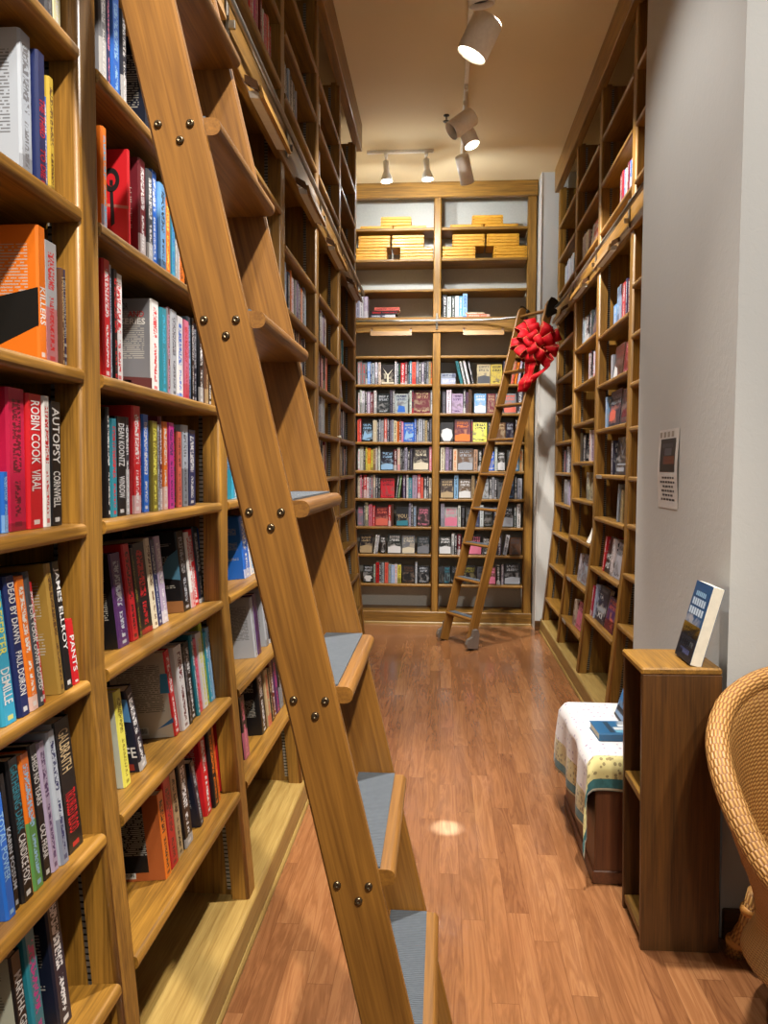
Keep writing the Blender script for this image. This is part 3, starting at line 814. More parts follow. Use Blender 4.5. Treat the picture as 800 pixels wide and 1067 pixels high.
NEAR={
 'B0':[
  (1.619, 1.652, (120, 122, 130), (228, 228, 230), {}),
  (1.652, 1.671, (30, 42, 95), (225, 120, 150), {}),
  (1.675, 1.715, (35, 105, 205), (150, 195, 235), {}),
  (1.718, 1.746, (22, 28, 48), (228, 228, 230), {}),
  (1.875, 1.938, (22, 28, 48), (40, 130, 150), {'h': 0.24}),
 ],
 'B1':[
  (1.611, 1.634, (232, 120, 30), (60, 170, 210), {}),
  (1.754, 1.767, (205, 30, 40), (18, 18, 22), {'h': 0.225, 'key': 1}),
  (1.824, 1.865, (105, 25, 38), (228, 228, 230), {'h': 0.235}),
  (1.865, 1.903, (62, 64, 72), (228, 228, 230), {}),
  (1.903, 1.941, (35, 105, 205), (228, 228, 230), {}),
  (1.941, 1.988, (110, 170, 225), (18, 18, 22), {}),
  (1.988, 2.027, (232, 120, 30), (232, 226, 95), {'h': 0.2}),
  (2.027, 2.059, (60, 170, 210), (35, 105, 205), {}),
  (2.059, 2.082, (18, 18, 22), (228, 228, 230), {}),
  (2.082, 2.097, (228, 228, 230), (120, 122, 130), {}),
  (2.097, 2.152, (232, 120, 30), (95, 62, 40), {}),
  (2.156, 2.193, (22, 28, 48), (170, 175, 185), {}),
 ],
 'B2':[
  (1.615, 1.65, (205, 30, 40), (228, 228, 230), {'h': 0.25}),
  (1.65, 1.661, (185, 195, 210), (30, 42, 95), {'h': 0.245}),
  (1.661, 1.684, (18, 18, 22), (205, 30, 40), {'h': 0.24}),
  (1.684, 1.725, (228, 228, 230), (205, 30, 40), {'h': 0.238}),
  (1.89, 1.943, (228, 228, 230), (205, 30, 40), {'h': 0.225, 'series': 1, 'cov': 'gry'}),
  (1.945, 1.986, (40, 130, 150), (60, 170, 210), {'h': 0.215}),
  (1.989, 2.003, (120, 122, 130), (225, 120, 150), {}),
  (2.003, 2.025, (105, 25, 38), (175, 160, 190), {}),
  (2.025, 2.073, (170, 175, 185), (62, 64, 72), {}),
  (2.073, 2.123, (228, 228, 230), (35, 105, 205), {'h': 0.22}),
  (2.123, 2.173, (225, 120, 150), (205, 30, 40), {}),
  (2.173, 2.201, (150, 195, 235), (30, 42, 95), {}),
  (2.201, 2.224, (18, 18, 22), (228, 228, 230), {}),
  (2.224, 2.257, (22, 28, 48), (170, 175, 185), {}),
  (2.257, 2.297, (18, 18, 22), (228, 228, 230), {}),
  (2.297, 2.322, (120, 122, 130), (228, 228, 230), {}),
  (2.322, 2.351, (95, 62, 40), (190, 165, 125), {}),
  (2.351, 2.4, (18, 18, 22), (228, 228, 230), {}),
 ],
 'B3':[
  (1.619, 1.634, (18, 18, 22), (228, 228, 230), {}),
  (1.634, 1.665, (40, 130, 150), (205, 30, 40), {}),
  (1.671, 1.723, (18, 18, 22), (228, 228, 230), {'t': [('DEAN KOONTZ', 0.5, 0.93), ('WINDOW', 0.18, 0.4)]}),
  (1.723, 1.75, (62, 64, 72), (228, 228, 230), {}),
  (1.753, 1.801, (205, 30, 40), (228, 228, 230), {'h': 0.25}),
  (1.807, 1.827, (75, 40, 95), (170, 175, 185), {}),
  (1.827, 1.866, (35, 105, 205), (228, 228, 230), {'h': 0.235}),
  (1.87, 1.912, (135, 125, 40), (232, 226, 95), {}),
  (1.912, 1.932, (170, 175, 185), (62, 64, 72), {}),
  (1.932, 1.952, (105, 25, 38), (228, 228, 230), {}),
  (1.952, 1.988, (232, 120, 30), (228, 228, 230), {'h': 0.225}),
  (1.988, 2.033, (205, 45, 150), (75, 40, 95), {'h': 0.225}),
  (2.034, 2.066, (18, 18, 22), (205, 30, 40), {'h': 0.22}),
  (2.066, 2.104, (225, 105, 85), (105, 25, 38), {'h': 0.205}),
  (2.106, 2.159, (185, 195, 210), (62, 64, 72), {'h': 0.225}),
  (2.163, 2.227, (30, 42, 95), (228, 228, 230), {'h': 0.215}),
 ],
 'B4':[
  (1.739, 1.799, (75, 40, 95), (170, 175, 185), {'h': 0.22, 'cov': 'blk'}),
  (1.814, 1.855, (205, 30, 40), (18, 18, 22), {'h': 0.235}),
  (1.856, 1.878, (48, 34, 28), (135, 125, 40), {}),
  (1.879, 1.959, (18, 18, 22), (205, 30, 40), {'h': 0.23}),
  (1.965, 1.999, (225, 215, 190), (95, 62, 40), {}),
  (1.999, 2.034, (30, 42, 95), (170, 175, 185), {}),
  (2.034, 2.078, (175, 160, 190), (228, 228, 230), {'h': 0.235}),
  (2.204, 2.273, (18, 18, 22), (170, 175, 185), {'h': 0.235, 'glow': 1}),
  (2.273, 2.305, (228, 228, 230), (205, 30, 40), {}),
  (2.305, 2.355, (205, 30, 40), (228, 228, 230), {}),
  (2.355, 2.404, (22, 28, 48), (228, 228, 230), {}),
  (2.409, 2.491, (35, 105, 205), (150, 195, 235), {'h': 0.23}),
 ],
 'B5':[
  (1.68, 1.717, (232, 226, 95), (135, 125, 40), {'h': 0.22, 'cov': 'sgr'}),
  (1.776, 1.818, (22, 28, 48), (228, 228, 230), {'h': 0.21, 'lean': -11, 'life': 1}),
  (2.022, 2.06, (205, 30, 40), (228, 228, 230), {'h': 0.235, 'lean': -4, 'bar': 1, 'cov': 'bei'}),
  (2.064, 2.119, (228, 228, 230), (105, 25, 38), {}),
  (2.119, 2.148, (18, 18, 22), (120, 122, 130), {}),
  (2.148, 2.195, (18, 18, 22), (228, 228, 230), {}),
  (2.195, 2.217, (40, 130, 150), (228, 228, 230), {}),
  (2.217, 2.262, (225, 120, 150), (205, 30, 40), {}),
  (2.262, 2.309, (228, 228, 230), (232, 226, 95), {}),
  (2.309, 2.334, (190, 205, 50), (80, 130, 70), {'h': 0.252}),
  (2.334, 2.358, (60, 170, 210), (228, 228, 230), {}),
  (2.358, 2.414, (150, 195, 235), (62, 64, 72), {}),
  (2.414, 2.462, (35, 105, 205), (228, 228, 230), {'h': 0.22}),
 ],
 'B6':[
  (1.853, 1.897, (232, 120, 30), (18, 18, 22), {'h': 0.215, 'frame': 1, 'cov': 'blk'}),
  (1.9, 1.954, (205, 30, 40), (105, 25, 38), {'h': 0.23}),
  (1.958, 2.003, (190, 165, 125), (18, 18, 22), {'h': 0.225}),
  (2.01, 2.074, (18, 18, 22), (228, 228, 230), {'h': 0.235}),
  (2.14, 2.173, (22, 28, 48), (170, 175, 185), {'h': 0.2, 'lean': -9}),
  (2.21, 2.262, (205, 30, 40), (228, 228, 230), {'h': 0.24, 'redb': 1}),
  (2.267, 2.311, (18, 18, 22), (232, 120, 30), {'h': 0.235}),
  (2.311, 2.337, (232, 120, 30), (205, 30, 40), {}),
  (2.395, 2.461, (62, 64, 72), (228, 228, 230), {'h': 0.24, 'cov': 'red'}),
 ],
 'A0':[
  (1.388, 1.415, (62, 64, 72), (120, 122, 130), {}),
  (1.416, 1.45, (232, 226, 95), (228, 228, 230), {}),
 ],
 'A1':[
  (1.31, 1.35, (185, 195, 210), (120, 122, 130), {'h': 0.25, 'lines': 1}),
  (1.35, 1.379, (30, 42, 95), (205, 30, 40), {'h': 0.235, 't': [('THE THIRD', 0.38, 0.66), ('TO DIE', 0.08, 0.3)]}),
  (1.379, 1.391, (35, 105, 205), (228, 228, 230), {'h': 0.17}),
  (1.391, 1.412, (200, 170, 60), (95, 62, 40), {'h': 0.21}),
 ],
 'A2':[
  (1.341, 1.371, (232, 120, 30), (228, 228, 230), {'h': 0.235, 'kill': 1, 't': [('KILLERS', 0.27, 0.55)]}),
  (1.374, 1.422, (170, 175, 185), (205, 30, 40), {'h': 0.22}),
  (1.425, 1.436, (95, 62, 40), (190, 165, 125), {'h': 0.18}),
  (1.438, 1.486, (30, 42, 95), (170, 175, 185), {'h': 0.185, 't': [('MARY HIGGINS CLARK', 0.3, 0.92), ('IT', 0.05, 0.25)]}),
 ],
 'A3':[
  (1.22, 1.238, (35, 105, 205), (150, 195, 235), {'h': 0.1}),
  (1.245, 1.301, (190, 25, 70), (105, 25, 38), {'h': 0.24}),
  (1.301, 1.351, (205, 30, 40), (228, 228, 230), {'h': 0.235, 't': [('ROBIN COOK', 0.48, 0.95), ('VIRAL', 0.28, 0.44)]}),
  (1.351, 1.375, (228, 228, 230), (205, 30, 40), {'h': 0.235}),
  (1.377, 1.42, (18, 18, 22), (228, 228, 230), {'h': 0.228, 't': [('AUTOPSY', 0.5, 0.95), ('CORNWELL', 0.15, 0.44)]}),
 ],
 'A4':[
  (1.157, 1.176, (48, 34, 28), (190, 165, 125), {}),
  (1.176, 1.216, (60, 170, 210), (232, 226, 95), {'h': 0.215, 't': [('DESERTER', 0.52, 0.92), ('DEMILLE', 0.15, 0.42, 'wht')]}),
  (1.222, 1.253, (30, 42, 95), (228, 228, 230), {'h': 0.235, 't': [('DEAD BY DAWN', 0.52, 0.95), ('PAUL DOIRON', 0.15, 0.46)]}),
  (1.255, 1.283, (232, 120, 30), (228, 228, 230), {'h': 0.23}),
  (1.283, 1.301, (62, 64, 72), (228, 228, 230), {'h': 0.235, 't': [('FOR YOUR OWN GOOD', 0.12, 0.75)]}),
  (1.302, 1.319, (205, 30, 40), (228, 228, 230), {'h': 0.215}),
  (1.359, 1.38, (165, 130, 60), (95, 62, 40), {'h': 0.24}),
  (1.384, 1.416, (18, 18, 22), (228, 228, 230), {'h': 0.24, 't': [('JAMES ELLROY', 0.3, 0.95)]}),
  (1.418, 1.446, (205, 30, 40), (228, 228, 230), {'h': 0.125, 'cov': 'wht', 't': [('PANTS', 0.2, 0.75)]}),
 ],
 'A5':[
  (1.156, 1.183, (35, 105, 205), (150, 195, 235), {'h': 0.2, 't': [('TOTAL POWER', 0.3, 0.85)]}),
  (1.184, 1.203, (18, 18, 22), (170, 175, 185), {'h': 0.225, 't': [('KARIN FOSSUM', 0.15, 0.6)]}),
  (1.206, 1.24, (18, 18, 22), (228, 228, 230), {'h': 0.24, 't': [('GATHERING DARK', 0.48, 0.95, 'tea'), ('CANDICE FOX', 0.12, 0.46)]}),
  (1.243, 1.274, (232, 120, 30), (150, 195, 235), {'h': 0.235, 'band': 'grn'}),
  (1.276, 1.304, (18, 18, 22), (228, 228, 230), {'h': 0.24, 't': [('SHED NO TEARS', 0.55, 0.92), ('CAZ FREAR', 0.15, 0.4)]}),
  (1.305, 1.329, (175, 160, 190), (75, 40, 95), {'h': 0.235}),
  (1.33, 1.357, (185, 195, 210), (30, 42, 95), {'h': 0.245}),
  (1.366, 1.429, (18, 18, 22), (205, 30, 40), {'h': 0.25, 'cov': 'wht', 't': [('GALBRAITH', 0.6, 0.92, 'tan'), ('TROUBLED BLOOD', 0.14, 0.45)]}),
 ],
 'A6':[
  (1.196, 1.229, (18, 18, 22), (228, 228, 230), {'h': 0.22, 'cov': 'sgr', 't': [('MARTHA GRIMES', 0.25, 0.85)]}),
  (1.232, 1.267, (40, 130, 150), (205, 45, 150), {'h': 0.235}),
  (1.321, 1.369, (22, 28, 48), (228, 228, 230), {'h': 0.27, 'cov': 'dkn'}),
 ],
 'C3':[
  (2.62, 2.694, (60, 170, 210), (228, 228, 230), {'h': 0.1}),
  (2.72, 2.8, (110, 170, 225), (228, 228, 230), {}),
  (2.828, 2.915, (228, 228, 230), (35, 105, 205), {}),
  (2.93, 2.992, (30, 42, 95), (228, 228, 230), {}),
 ],
 'C4':[
  (2.894, 2.982, (35, 105, 205), (228, 228, 230), {'h': 0.235, 'cov': 'blu'}),
  (2.99, 3.067, (228, 228, 230), (150, 195, 235), {}),
  (3.075, 3.148, (110, 170, 225), (30, 42, 95), {}),
  (3.157, 3.216, (205, 30, 40), (228, 228, 230), {}),
 ],
 'C5':[
  (2.901, 2.939, (170, 175, 185), (120, 122, 130), {'h': 0.23, 'lines': 1, 'cov': 'lgr'}),
  (2.947, 3.001, (75, 40, 95), (18, 18, 22), {'h': 0.235}),
  (3.092, 3.134, (170, 175, 185), (62, 64, 72), {'h': 0.235, 'cov': 'lgr'}),
  (3.143, 3.205, (22, 28, 48), (228, 228, 230), {}),
  (3.214, 3.279, (18, 18, 22), (205, 30, 40), {}),
 ],
 'C6':[
  (2.658, 2.725, (18, 18, 22), (225, 120, 150), {'h': 0.22}),
  (2.918, 3.007, (18, 18, 22), (228, 228, 230), {'h': 0.235, 'cov': 'blk'}),
  (3.016, 3.067, (190, 165, 125), (205, 30, 40), {}),
  (3.076, 3.12, (18, 18, 22), (190, 165, 125), {}),
  (3.126, 3.175, (105, 25, 38), (228, 228, 230), {}),
  (3.181, 3.242, (75, 40, 95), (205, 45, 150), {}),
  (3.252, 3.311, (18, 18, 22), (170, 175, 185), {}),
  (3.317, 3.373, (62, 64, 72), (228, 228, 230), {}),
 ],
}
for key in NEAR: near_row(key, NEAR[key])

# ---- back wall paperbacks; columns measured along each shelf in thousandths of the bay
def bl(x): return -.823 + (x - 42) / 670 * .718
def br(x): return -.022 + (x - 65) / 630 * .785
BL = {
0: "45 65 s lgr red|65 85 s gry red|85 118 s gry red|118 132 s blk wht|132 158 s lbl wht|158 172 s nav wht|172 195 s lgr nav|200 222 s wht blk|222 232 s blk wht|232 252 s crm brn|252 378 f blk crm tree|378 395 s wht gry|395 412 s dgr wht|412 430 s blk grn|430 468 s red wht|468 488 s mar wht|488 508 s blk gry|508 530 s tea wht|530 565 s sal red|568 590 s lgr dgr|590 615 s dgr wht|615 640 s gry wht|640 660 s blk lgr|660 680 s dgr lgr|680 696 s tan brn|696 712 s brn ora",
1: "48 62 s wht red|68 82 s wht blk|82 108 s wht gry|110 130 s blk wht|130 160 s lil wht|160 185 s mar wht|190 216 s wht gry|218 335 f blk lgr|335 358 s dgr gry|360 377 s gry wht|378 498 f lgr nav blue|500 512 s blk wht|512 530 s wht blk|530 548 s dgr red|548 696 f mar tan|698 714 s gry wht",
2: "42 60 s sal red|60 78 s red wht|80 182 f blk sky wave|184 220 s crm tan|222 235 s blk wht|235 258 s gry wht|258 280 s lgr gry|285 310 s sal wht|310 330 s dgr wht|335 352 s gry dgr|352 370 s lgr dgr|370 400 s crm blk|400 418 s ora brn|418 440 s mar wht|440 458 s pnk wht|458 555 f blu slv wave|555 572 s blu wht|575 588 s blk wht|590 628 s slv gry|632 650 s gry wht|650 670 s tan brn|670 688 s blk wht|690 712 s dgr gry",
3: "48 68 s wht pnk|68 100 s sgr wht|100 118 s blk wht|118 135 s yel blk|135 165 s ora yel|165 185 s yel brn|185 210 s tan brn|210 225 s wht blk|230 250 s wht gry|255 372 f dkn sky low|372 402 s mar wht|405 430 s crm pnk|432 448 s blk wht|448 470 s blk lgr|470 495 s lgr blk|495 518 s blk wht|520 540 s dgr gry|545 688 f blk crm low|690 712 s pnk wht",
4: "48 70 s crm dgr|70 84 s pnk wht|84 100 s mar wht|100 130 s red wht|130 150 s wht red|150 168 s gry wht|168 185 s lgr red|188 208 s crm gry|208 232 s dgr wht|235 252 s blk wht|255 380 f red mar|386 404 s dgr wht L|408 426 s grn wht L|455 480 s pur wht|488 505 s wht tea|505 540 s tea lgr|540 585 s lil gry|588 615 s red wht|615 640 s sal red|645 670 s dgr wht|670 688 s blk wht|690 712 s crm blk",
5: "46 100 f gry pnk|103 118 s dgr wht|118 140 s crm dgr|140 148 s blk wht|148 180 s pnk mar|184 205 s red wht|208 325 f mar sal low|325 350 s red wht|350 372 s brn blk|395 510 f blk tan you|510 530 s lgr blk|530 550 s blk wht|550 580 s gry sky|590 698 f dbr pnk",
6: "66 185 f blk tan low|194 210 s wht blk L|213 228 s wht dgr L|254 302 f blk wht|320 445 f blk wht low|450 568 f gry crm low|588 698 f dkn gry low",
7: "98 192 f blk lgr skull|195 212 s sgr dgr|215 245 s red blk|245 265 s dgr wht|268 290 s lgr dgr|295 328 s sal red|330 355 s lgr blk|355 385 s sky wht|385 410 s wht ora|413 445 s yel blk|455 570 f blk brn|572 590 s lgr wht|595 698 f blk lgr"}
BRR = {
0: "65 175 l slv wht|65 178 l2 lgr nav|212 232 s tea blk l|242 256 s wht blk l|268 286 s wht pnk l|300 320 s blk wht l|338 440 f tan dgr low|442 530 f mus blk|535 580 s dgr wht|592 611 s tan red R|617 636 s ora brn R|641 658 s lil wht R|689 697 s blk wht",
1: "75 105 s dgr gry|108 145 s wht gry|148 235 f lil pur|235 255 s dgr wht|255 275 s pur brn|275 300 s brn blk|320 410 f lbl wht low|418 480 f mar tan|482 540 f gry wht|545 640 f gry sal low|645 690 s dgr wht",
2: "65 165 f blk wht mask|172 295 f mar ora low|297 310 s dgr red|312 420 f yel blk q|425 480 f dgr tan|485 560 f brn tan|565 620 f dkn lgr|630 655 s dbr wht|655 690 s brn tan",
3: "66 100 s crm brn|105 130 s lil dgr|130 158 s dgr lil|162 195 s crm ora|197 318 f brn lgr low|320 350 s tan blk|352 385 s blk wht|390 425 s dgr wht|430 478 f blu wht|480 500 s sgr wht|502 560 f blk wht low|570 620 s dgr lgr|625 664 f lbl wht|666 694 s tan ora",
4: "68 170 f dbr tan low|172 205 s sky blk|208 305 f brn wht low|307 330 s tan brn|335 385 f dgr lgr|390 438 f lgr dgr|440 460 s blk wht|460 480 s lgr blk|480 500 s dgr wht|505 575 f gry blk|580 630 f dkn lbl|632 652 s blk wht|654 690 s lgr gry",
5: "72 100 s lil gry|102 203 f lgr pnk low|205 225 s wht blk|228 260 s blk gry|265 335 f dgr gry|340 370 f nav gry|372 400 s wht gry|402 470 f blk gry|475 515 s dgr wht|520 630 f blk lgr low|632 650 s dgr wht|655 682 s wht blk",
6: "62 155 f blk wht low|158 178 s wht blk|180 200 s blk wht|202 230 s mar wht|235 278 f dgr tan|282 390 f blk pnk low|395 460 f dgr wht|470 510 s blk dgr|512 540 s dgr wht|552 580 s wht blk R|600 692 f brn dgr",
7: "62 98 f blk dgr|100 150 f dkn tea|155 245 f blk gry|250 350 f blk oli|355 435 f dgr blk|440 500 f brn pnk low|505 535 s blk wht|540 560 s gry wht|565 690 f blk lgr low"}
SP = dict(
 tree=dict(patch=[('crm', ((.44, .05), (.58, .05), (.56, .45), (.9, .8), (.5, .5), (.12, .85), (.45, .45))), ('crm', ((.05, .03), (.95, .03), (.95, .1), (.05, .1)))], q=1.0),
 wave=dict(patch=[('sky', ((.1, .1), (.9, .25), (.95, .45), (.5, .38), (.3, .6), (.2, .4)))]),
 blue=dict(patch=[('blu', ((.2, .05), (.8, .05), (.75, .35), (.3, .4)))]),
 low=dict(), you=dict(patch=[('tea', ((.05, .03), (.95, .03), (.95, .3), (.05, .26)))], txt=[('YOU', .12, .88, .42, .62, 'tan')], q=1.0),
 skull=dict(patch=[('wht', ((.3, .06), (.7, .06), (.75, .2), (.92, .25), (.75, .4), (.25, .4), (.08, .25), (.25, .2)))]),
 mask=dict(patch=[('wht', ((.25, .04), (.75, .04), (.95, .3), (.85, .62), (.5, .7), (.15, .62), (.05, .3)))], q=1.0), q=dict())
def parse(s, f):
    out = []
    for e in s.split('|'):
        p = e.split(); x0, x1 = f(float(p[0])), f(float(p[1])); kd = p[2]; col, acc = p[3], p[4]; kw = {}
        fl = p[5] if len(p) > 5 else ''
        if fl == 'L': kw['lean'] = 7
        elif fl == 'R': kw['lean'] = 9
        elif fl == 'l': kw['lean'] = -13
        elif fl == 'low':
            z = random.uniform(.28, .45); kw['patch'] = [(acc, ((.03, .03), (.97, .03), (.97, z), (.5, z + .06), (.03, z - .02)))]
        elif fl in SP: kw.update(SP[fl])
        if kd == 'l2': kd = 'l'; kw['n'] = .062; kw['t'] = .04
        elif kd == 'l': kw['t'] = .06
        out.append((x0, x1, kd, col, acc, kw))
    return out
for k in range(8):
    z = BZ[k + 1]; F = shelf_frame(BW, z)
    for nm, D, f in (('left bay', BL, bl), ('right bay', BRR, br)):
        spread_row(BW, F, 'paperback_book', parse(D[k], f), z, '%s shelf down, %s of back bookcase' % (ORD[k + 1], nm), 'paperbacks on the %s shelf of the back bookcase' % ORD[k + 1], hmax=(.232 if k < 6 else .21))
# books on the deck above the back beam
Fd = BW and Matrix.Translation((0, 7.47, 2.925))
spread_row(BW, Fd, 'hardcover_book', [(-.84, -.80, 's', 'lgr', 'dgr'), (-.80, -.765, 's', 'wht', 'gry'), (-.76, -.72, 's', 'lil', 'wht'), (-.70, -.46, 'l', 'dgr', 'wht', {'t': .03}), (-.70, -.44, 'l', 'blk', 'red', {'t': .035, 'n': .031}), (-.66, -.42, 'l', 'sal', 'mar', {'t': .03, 'n': .067})], 0, 'deck above back rail, left bay', 'books on the deck above the back rail', .22)
spread_row(BW, Fd, 'hardcover_book', [(-.015, .03, 's', 'blk', 'wht'), (.03, .065, 's', 'wht', 'blk'), (.07, .105, 's', 'dgr', 'wht'), (.105, .14, 's', 'wht', 'lbl'), (.14, .175, 's', 'lbl', 'wht'), (.175, .22, 's', 'sky', 'blu'), (.215, .43, 'l', 'sal', 'crm', {'t': .025}), (.2, .38, 'l', 'tan', 'wht', {'t': .018, 'n': .026})], 0, 'deck above back rail, right bay', 'books on the deck above the back rail', .22)

# ---- far bays of the left run
def yrow(W, bay, z, items, place, grp, hmax=.22):
    spread_row(W, shelf_frame(W, z), 'novel', items, z, place, grp, hmax=hmax, pages=True, setb=.03, hard=True)
def auto(u0, u1, cols, tmin=.022, tmax=.045):
    out = []; u = u0; k = 0
    while u < u1 - .02:
        t = random.uniform(tmin, tmax); c = cols[k % len(cols)]; k += 1
        out.append((u, min(u + t, u1), 's', c[0], c[1])); u += t + .001
    return out
mix1 = [('lgr','dgr'),('sky','wht'),('lil','pur'),('dkn','wht'),('nav','wht'),('ora','wht'),('wht','red'),('blk','wht')]
mix2 = [('wht','gry'),('slv','nav'),('lil','wht'),('pur','lil'),('dgr','wht'),('mar','wht')]
mix3 = [('mar','wht'),('sal','red'),('wht','blk'),('blk','wht'),('dbr','tan'),('gry','wht')]
mix4 = [('blk','wht'),('dkn','lgr'),('dgr','wht'),('tan','brn'),('mar','tan')]
LB = {i: LBAY[i] for i in range(6)}
def lrow(bi, z, a, c, cols, nth):
    u0, u1 = LB[bi]; L = u1 - u0
    yrow(LW, bi, z, auto(u0 + a * L, u0 + c * L, cols), '%s shelf down, %s bay beyond big ladder' % (nth, ORD[bi]), 'books in the %s bay of the ladder-side bookcase' % ORD[bi])
lrow(3, 2.465, .0, .16, [('wht','gry'),('dgr','wht')], 'first')
lrow(3, 2.205, .1, .86, mix1, 'second')
lrow(3, 1.955, .1, .8, mix4, 'third')
lrow(3, 1.70, .3, .9, mix3, 'fourth')
lrow(4, 2.205, .05, .6, mix2, 'second')
lrow(4, 1.955, .05, .62, mix3, 'third')
lrow(4, 1.70, .05, .5, [('lgr','wht'),('slv','dgr'),('gry','wht')], 'fourth')
lrow(4, 1.445, .1, .6, mix4, 'fifth')
lrow(5, 2.205, .1, .45, [('lgr','tea'),('tea','wht'),('dgr','wht')], 'second')
lrow(5, 1.70, .3, .6, [('blk','wht'),('wht','blk'),('dgr','wht')], 'fourth')
lrow(5, 1.445, .2, .7, mix4, 'fifth')
yrow(LW, 5, 1.955, [(LB[5][0] + .10, LB[5][0] + .42, 'f', 'wht', 'gry', {'patch': [('mus', ((.0, .0), (1, .0), (1, .2), (0, .2)))], 'h': .21})], 'third shelf down, sixth bay beyond big ladder', 'books in the sixth bay of the ladder-side bookcase')
# bays behind the big ladder, upper shelves
for z, nth in ((2.285, 'second'), (1.988, 'third'), (1.686, 'fourth')):
    u0, u1 = LB[2]
    yrow(LW, 2, z, auto(u0 + .3, u0 + .78, mix4 + mix1), '%s shelf down, third bay beyond big ladder' % nth, 'books in the third bay of the ladder-side bookcase')
def uprow(bi, z, a, c, cols, nth, W=LW, side='ladder-side'):
    u0, u1 = (LB[bi] if W is LW else RBAY[bi]); L = u1 - u0
    yrow(W, bi, z, auto(u0 + a * L, u0 + c * L, cols), '%s tier above beam, %s %s bay' % (nth, ORD[bi], side), 'books above the beam in the %s bookcase' % side)
def deckrow(bi, a, c, cols):
    u0, u1 = LB[bi]; L = u1 - u0
    F = Matrix.Translation((-.70, 0, 2.937)) @ Matrix(((0, -1, 0, 0), (1, 0, 0, 0), (0, 0, 1, 0), (0, 0, 0, 1)))
    spread_row(LW, F, 'novel', auto(u0 + a * L, u0 + c * L, cols), 0, 'beam top, %s ladder-side bay' % ORD[bi], 'books lying along the ladder-side beam top', hmax=.15, pages=True, hard=True)
deckrow(2, .1, .9, [('sky','wht'),('lbl','wht'),('wht','blu'),('slv','nav')])
uprow(2, 3.10, .2, .95, [('sal','wht'),('mar','wht'),('red','wht'),('wht','red'),('pnk','mar')], 'first')
uprow(3, 3.10, .1, .5, [('mar','wht'),('blk','wht'),('wht','gry'),('dgr','wht'),('slv','gry')], 'first')
uprow(4, 3.365, .04, .3, [('wht','gry'),('slv','gry'),('wht','lgr')], 'second')
uprow(4, 3.10, .04, .3, [('wht','gry'),('lgr','wht')], 'first')

# ---- right run
def rrow(bi, z, items, nth):
    spread_row(RW, shelf_frame(RW, z), 'novel', items, z, '%s shelf down, %s bay behind pillar' % (nth, ORD[3 - bi]), 'books in the bookcase behind the pillar', hmax=.225, pages=True, hard=True)
def rb(bi, f): a, c = RBAY[bi]; return a + (c - a) * f
rrow(2, 2.37, [(rb(2,.38), rb(2,.50), 's', 'lbl', 'wht', {'h': .13}), (rb(2,.50), rb(2,.57), 's', 'sky', 'nav'), (rb(2,.57), rb(2,.63), 's', 'slv', 'blu'), (rb(2,.65), rb(2,.75), 's', 'red', 'wht', {'h': .215}), (rb(2,.75), rb(2,.80), 's', 'nav', 'wht'), (rb(2,.80), rb(2,.9), 's', 'mar', 'wht', {'h': .21})], 'first')
rrow(2, 2.05, [(rb(2,.30), rb(2,.36), 's', 'lgr', 'wht', {'h': .16}), (rb(2,.36), rb(2,.66), 'f', 'dbr', 'mar', {'h': .2, 'patch': [('wht', ((.0, .0), (.5, .0), (.4, .3), (.1, .42)))]}), (rb(2,.68), rb(2,.94), 'f', 'mar', 'pnk', {'h': .19})], 'second')
rrow(2, 1.76, [(rb(2,.16), rb(2,.22), 's', 'sky', 'wht', {'h': .2}), (rb(2,.22), rb(2,.60), 'f', 'dkn', 'sal', {'h': .225, 'q': 1.0, 'txt': [('UNDER', .3, .9, .76, .86, 'lgr'), ('PRESSURE', .08, .95, .62, .72, 'lgr')], 'patch': [('sal', ((.05, .18), (.35, .16), (.6, .22), (.6, .42), (.3, .5), (.05, .42)))]}), (rb(2,.61), rb(2,.95), 'f', 'dkn', 'mar', {'h': .21, 'patch': [('mar', ((.1, .2), (.8, .2), (.7, .45), (.2, .4)))]})], 'third')
rrow(2, 1.465, [(rb(2,.40), rb(2,.47), 's', 'dgr', 'wht', {'h': .21}), (rb(2,.48), rb(2,.84), 'f', 'blk', 'lgr', {'h': .225, 'q': 1.0, 'txt': [('V', .2, .85, .5, .86, 'gry')], 'patch': [('lgr', ((.15, .25), (.9, .25), (.9, .29), (.15, .29))), ('lgr', ((.15, .08), (.8, .08), (.8, .18), (.15, .18)))]})], 'fourth')
rrow(2, 1.185, [(rb(2,.62), rb(2,.665), 's', 'lgr', 'gry', {'lean': 9, 'h': .225}), (rb(2,.74), rb(2,.80), 's', 'tan', 'brn', {'lean': 6})], 'fifth')
rrow(2, .855, [(rb(2,.24), rb(2,.30), 's', 'red', 'wht', {'h': .22}), (rb(2,.30), rb(2,.52), 'f', 'blk', 'wht', {'h': .225, 'q': 1.0, 'txt': [('HO', .12, .72, .36, .52, 'wht'), ('AS', .1, .62, .12, .28, 'wht')]}), (rb(2,.53), rb(2,.60), 's', 'wht', 'dgr', {'h': .225}), (rb(2,.60), rb(2,.82), 'f', 'lgr', 'dgr', {'h': .21})], 'sixth')
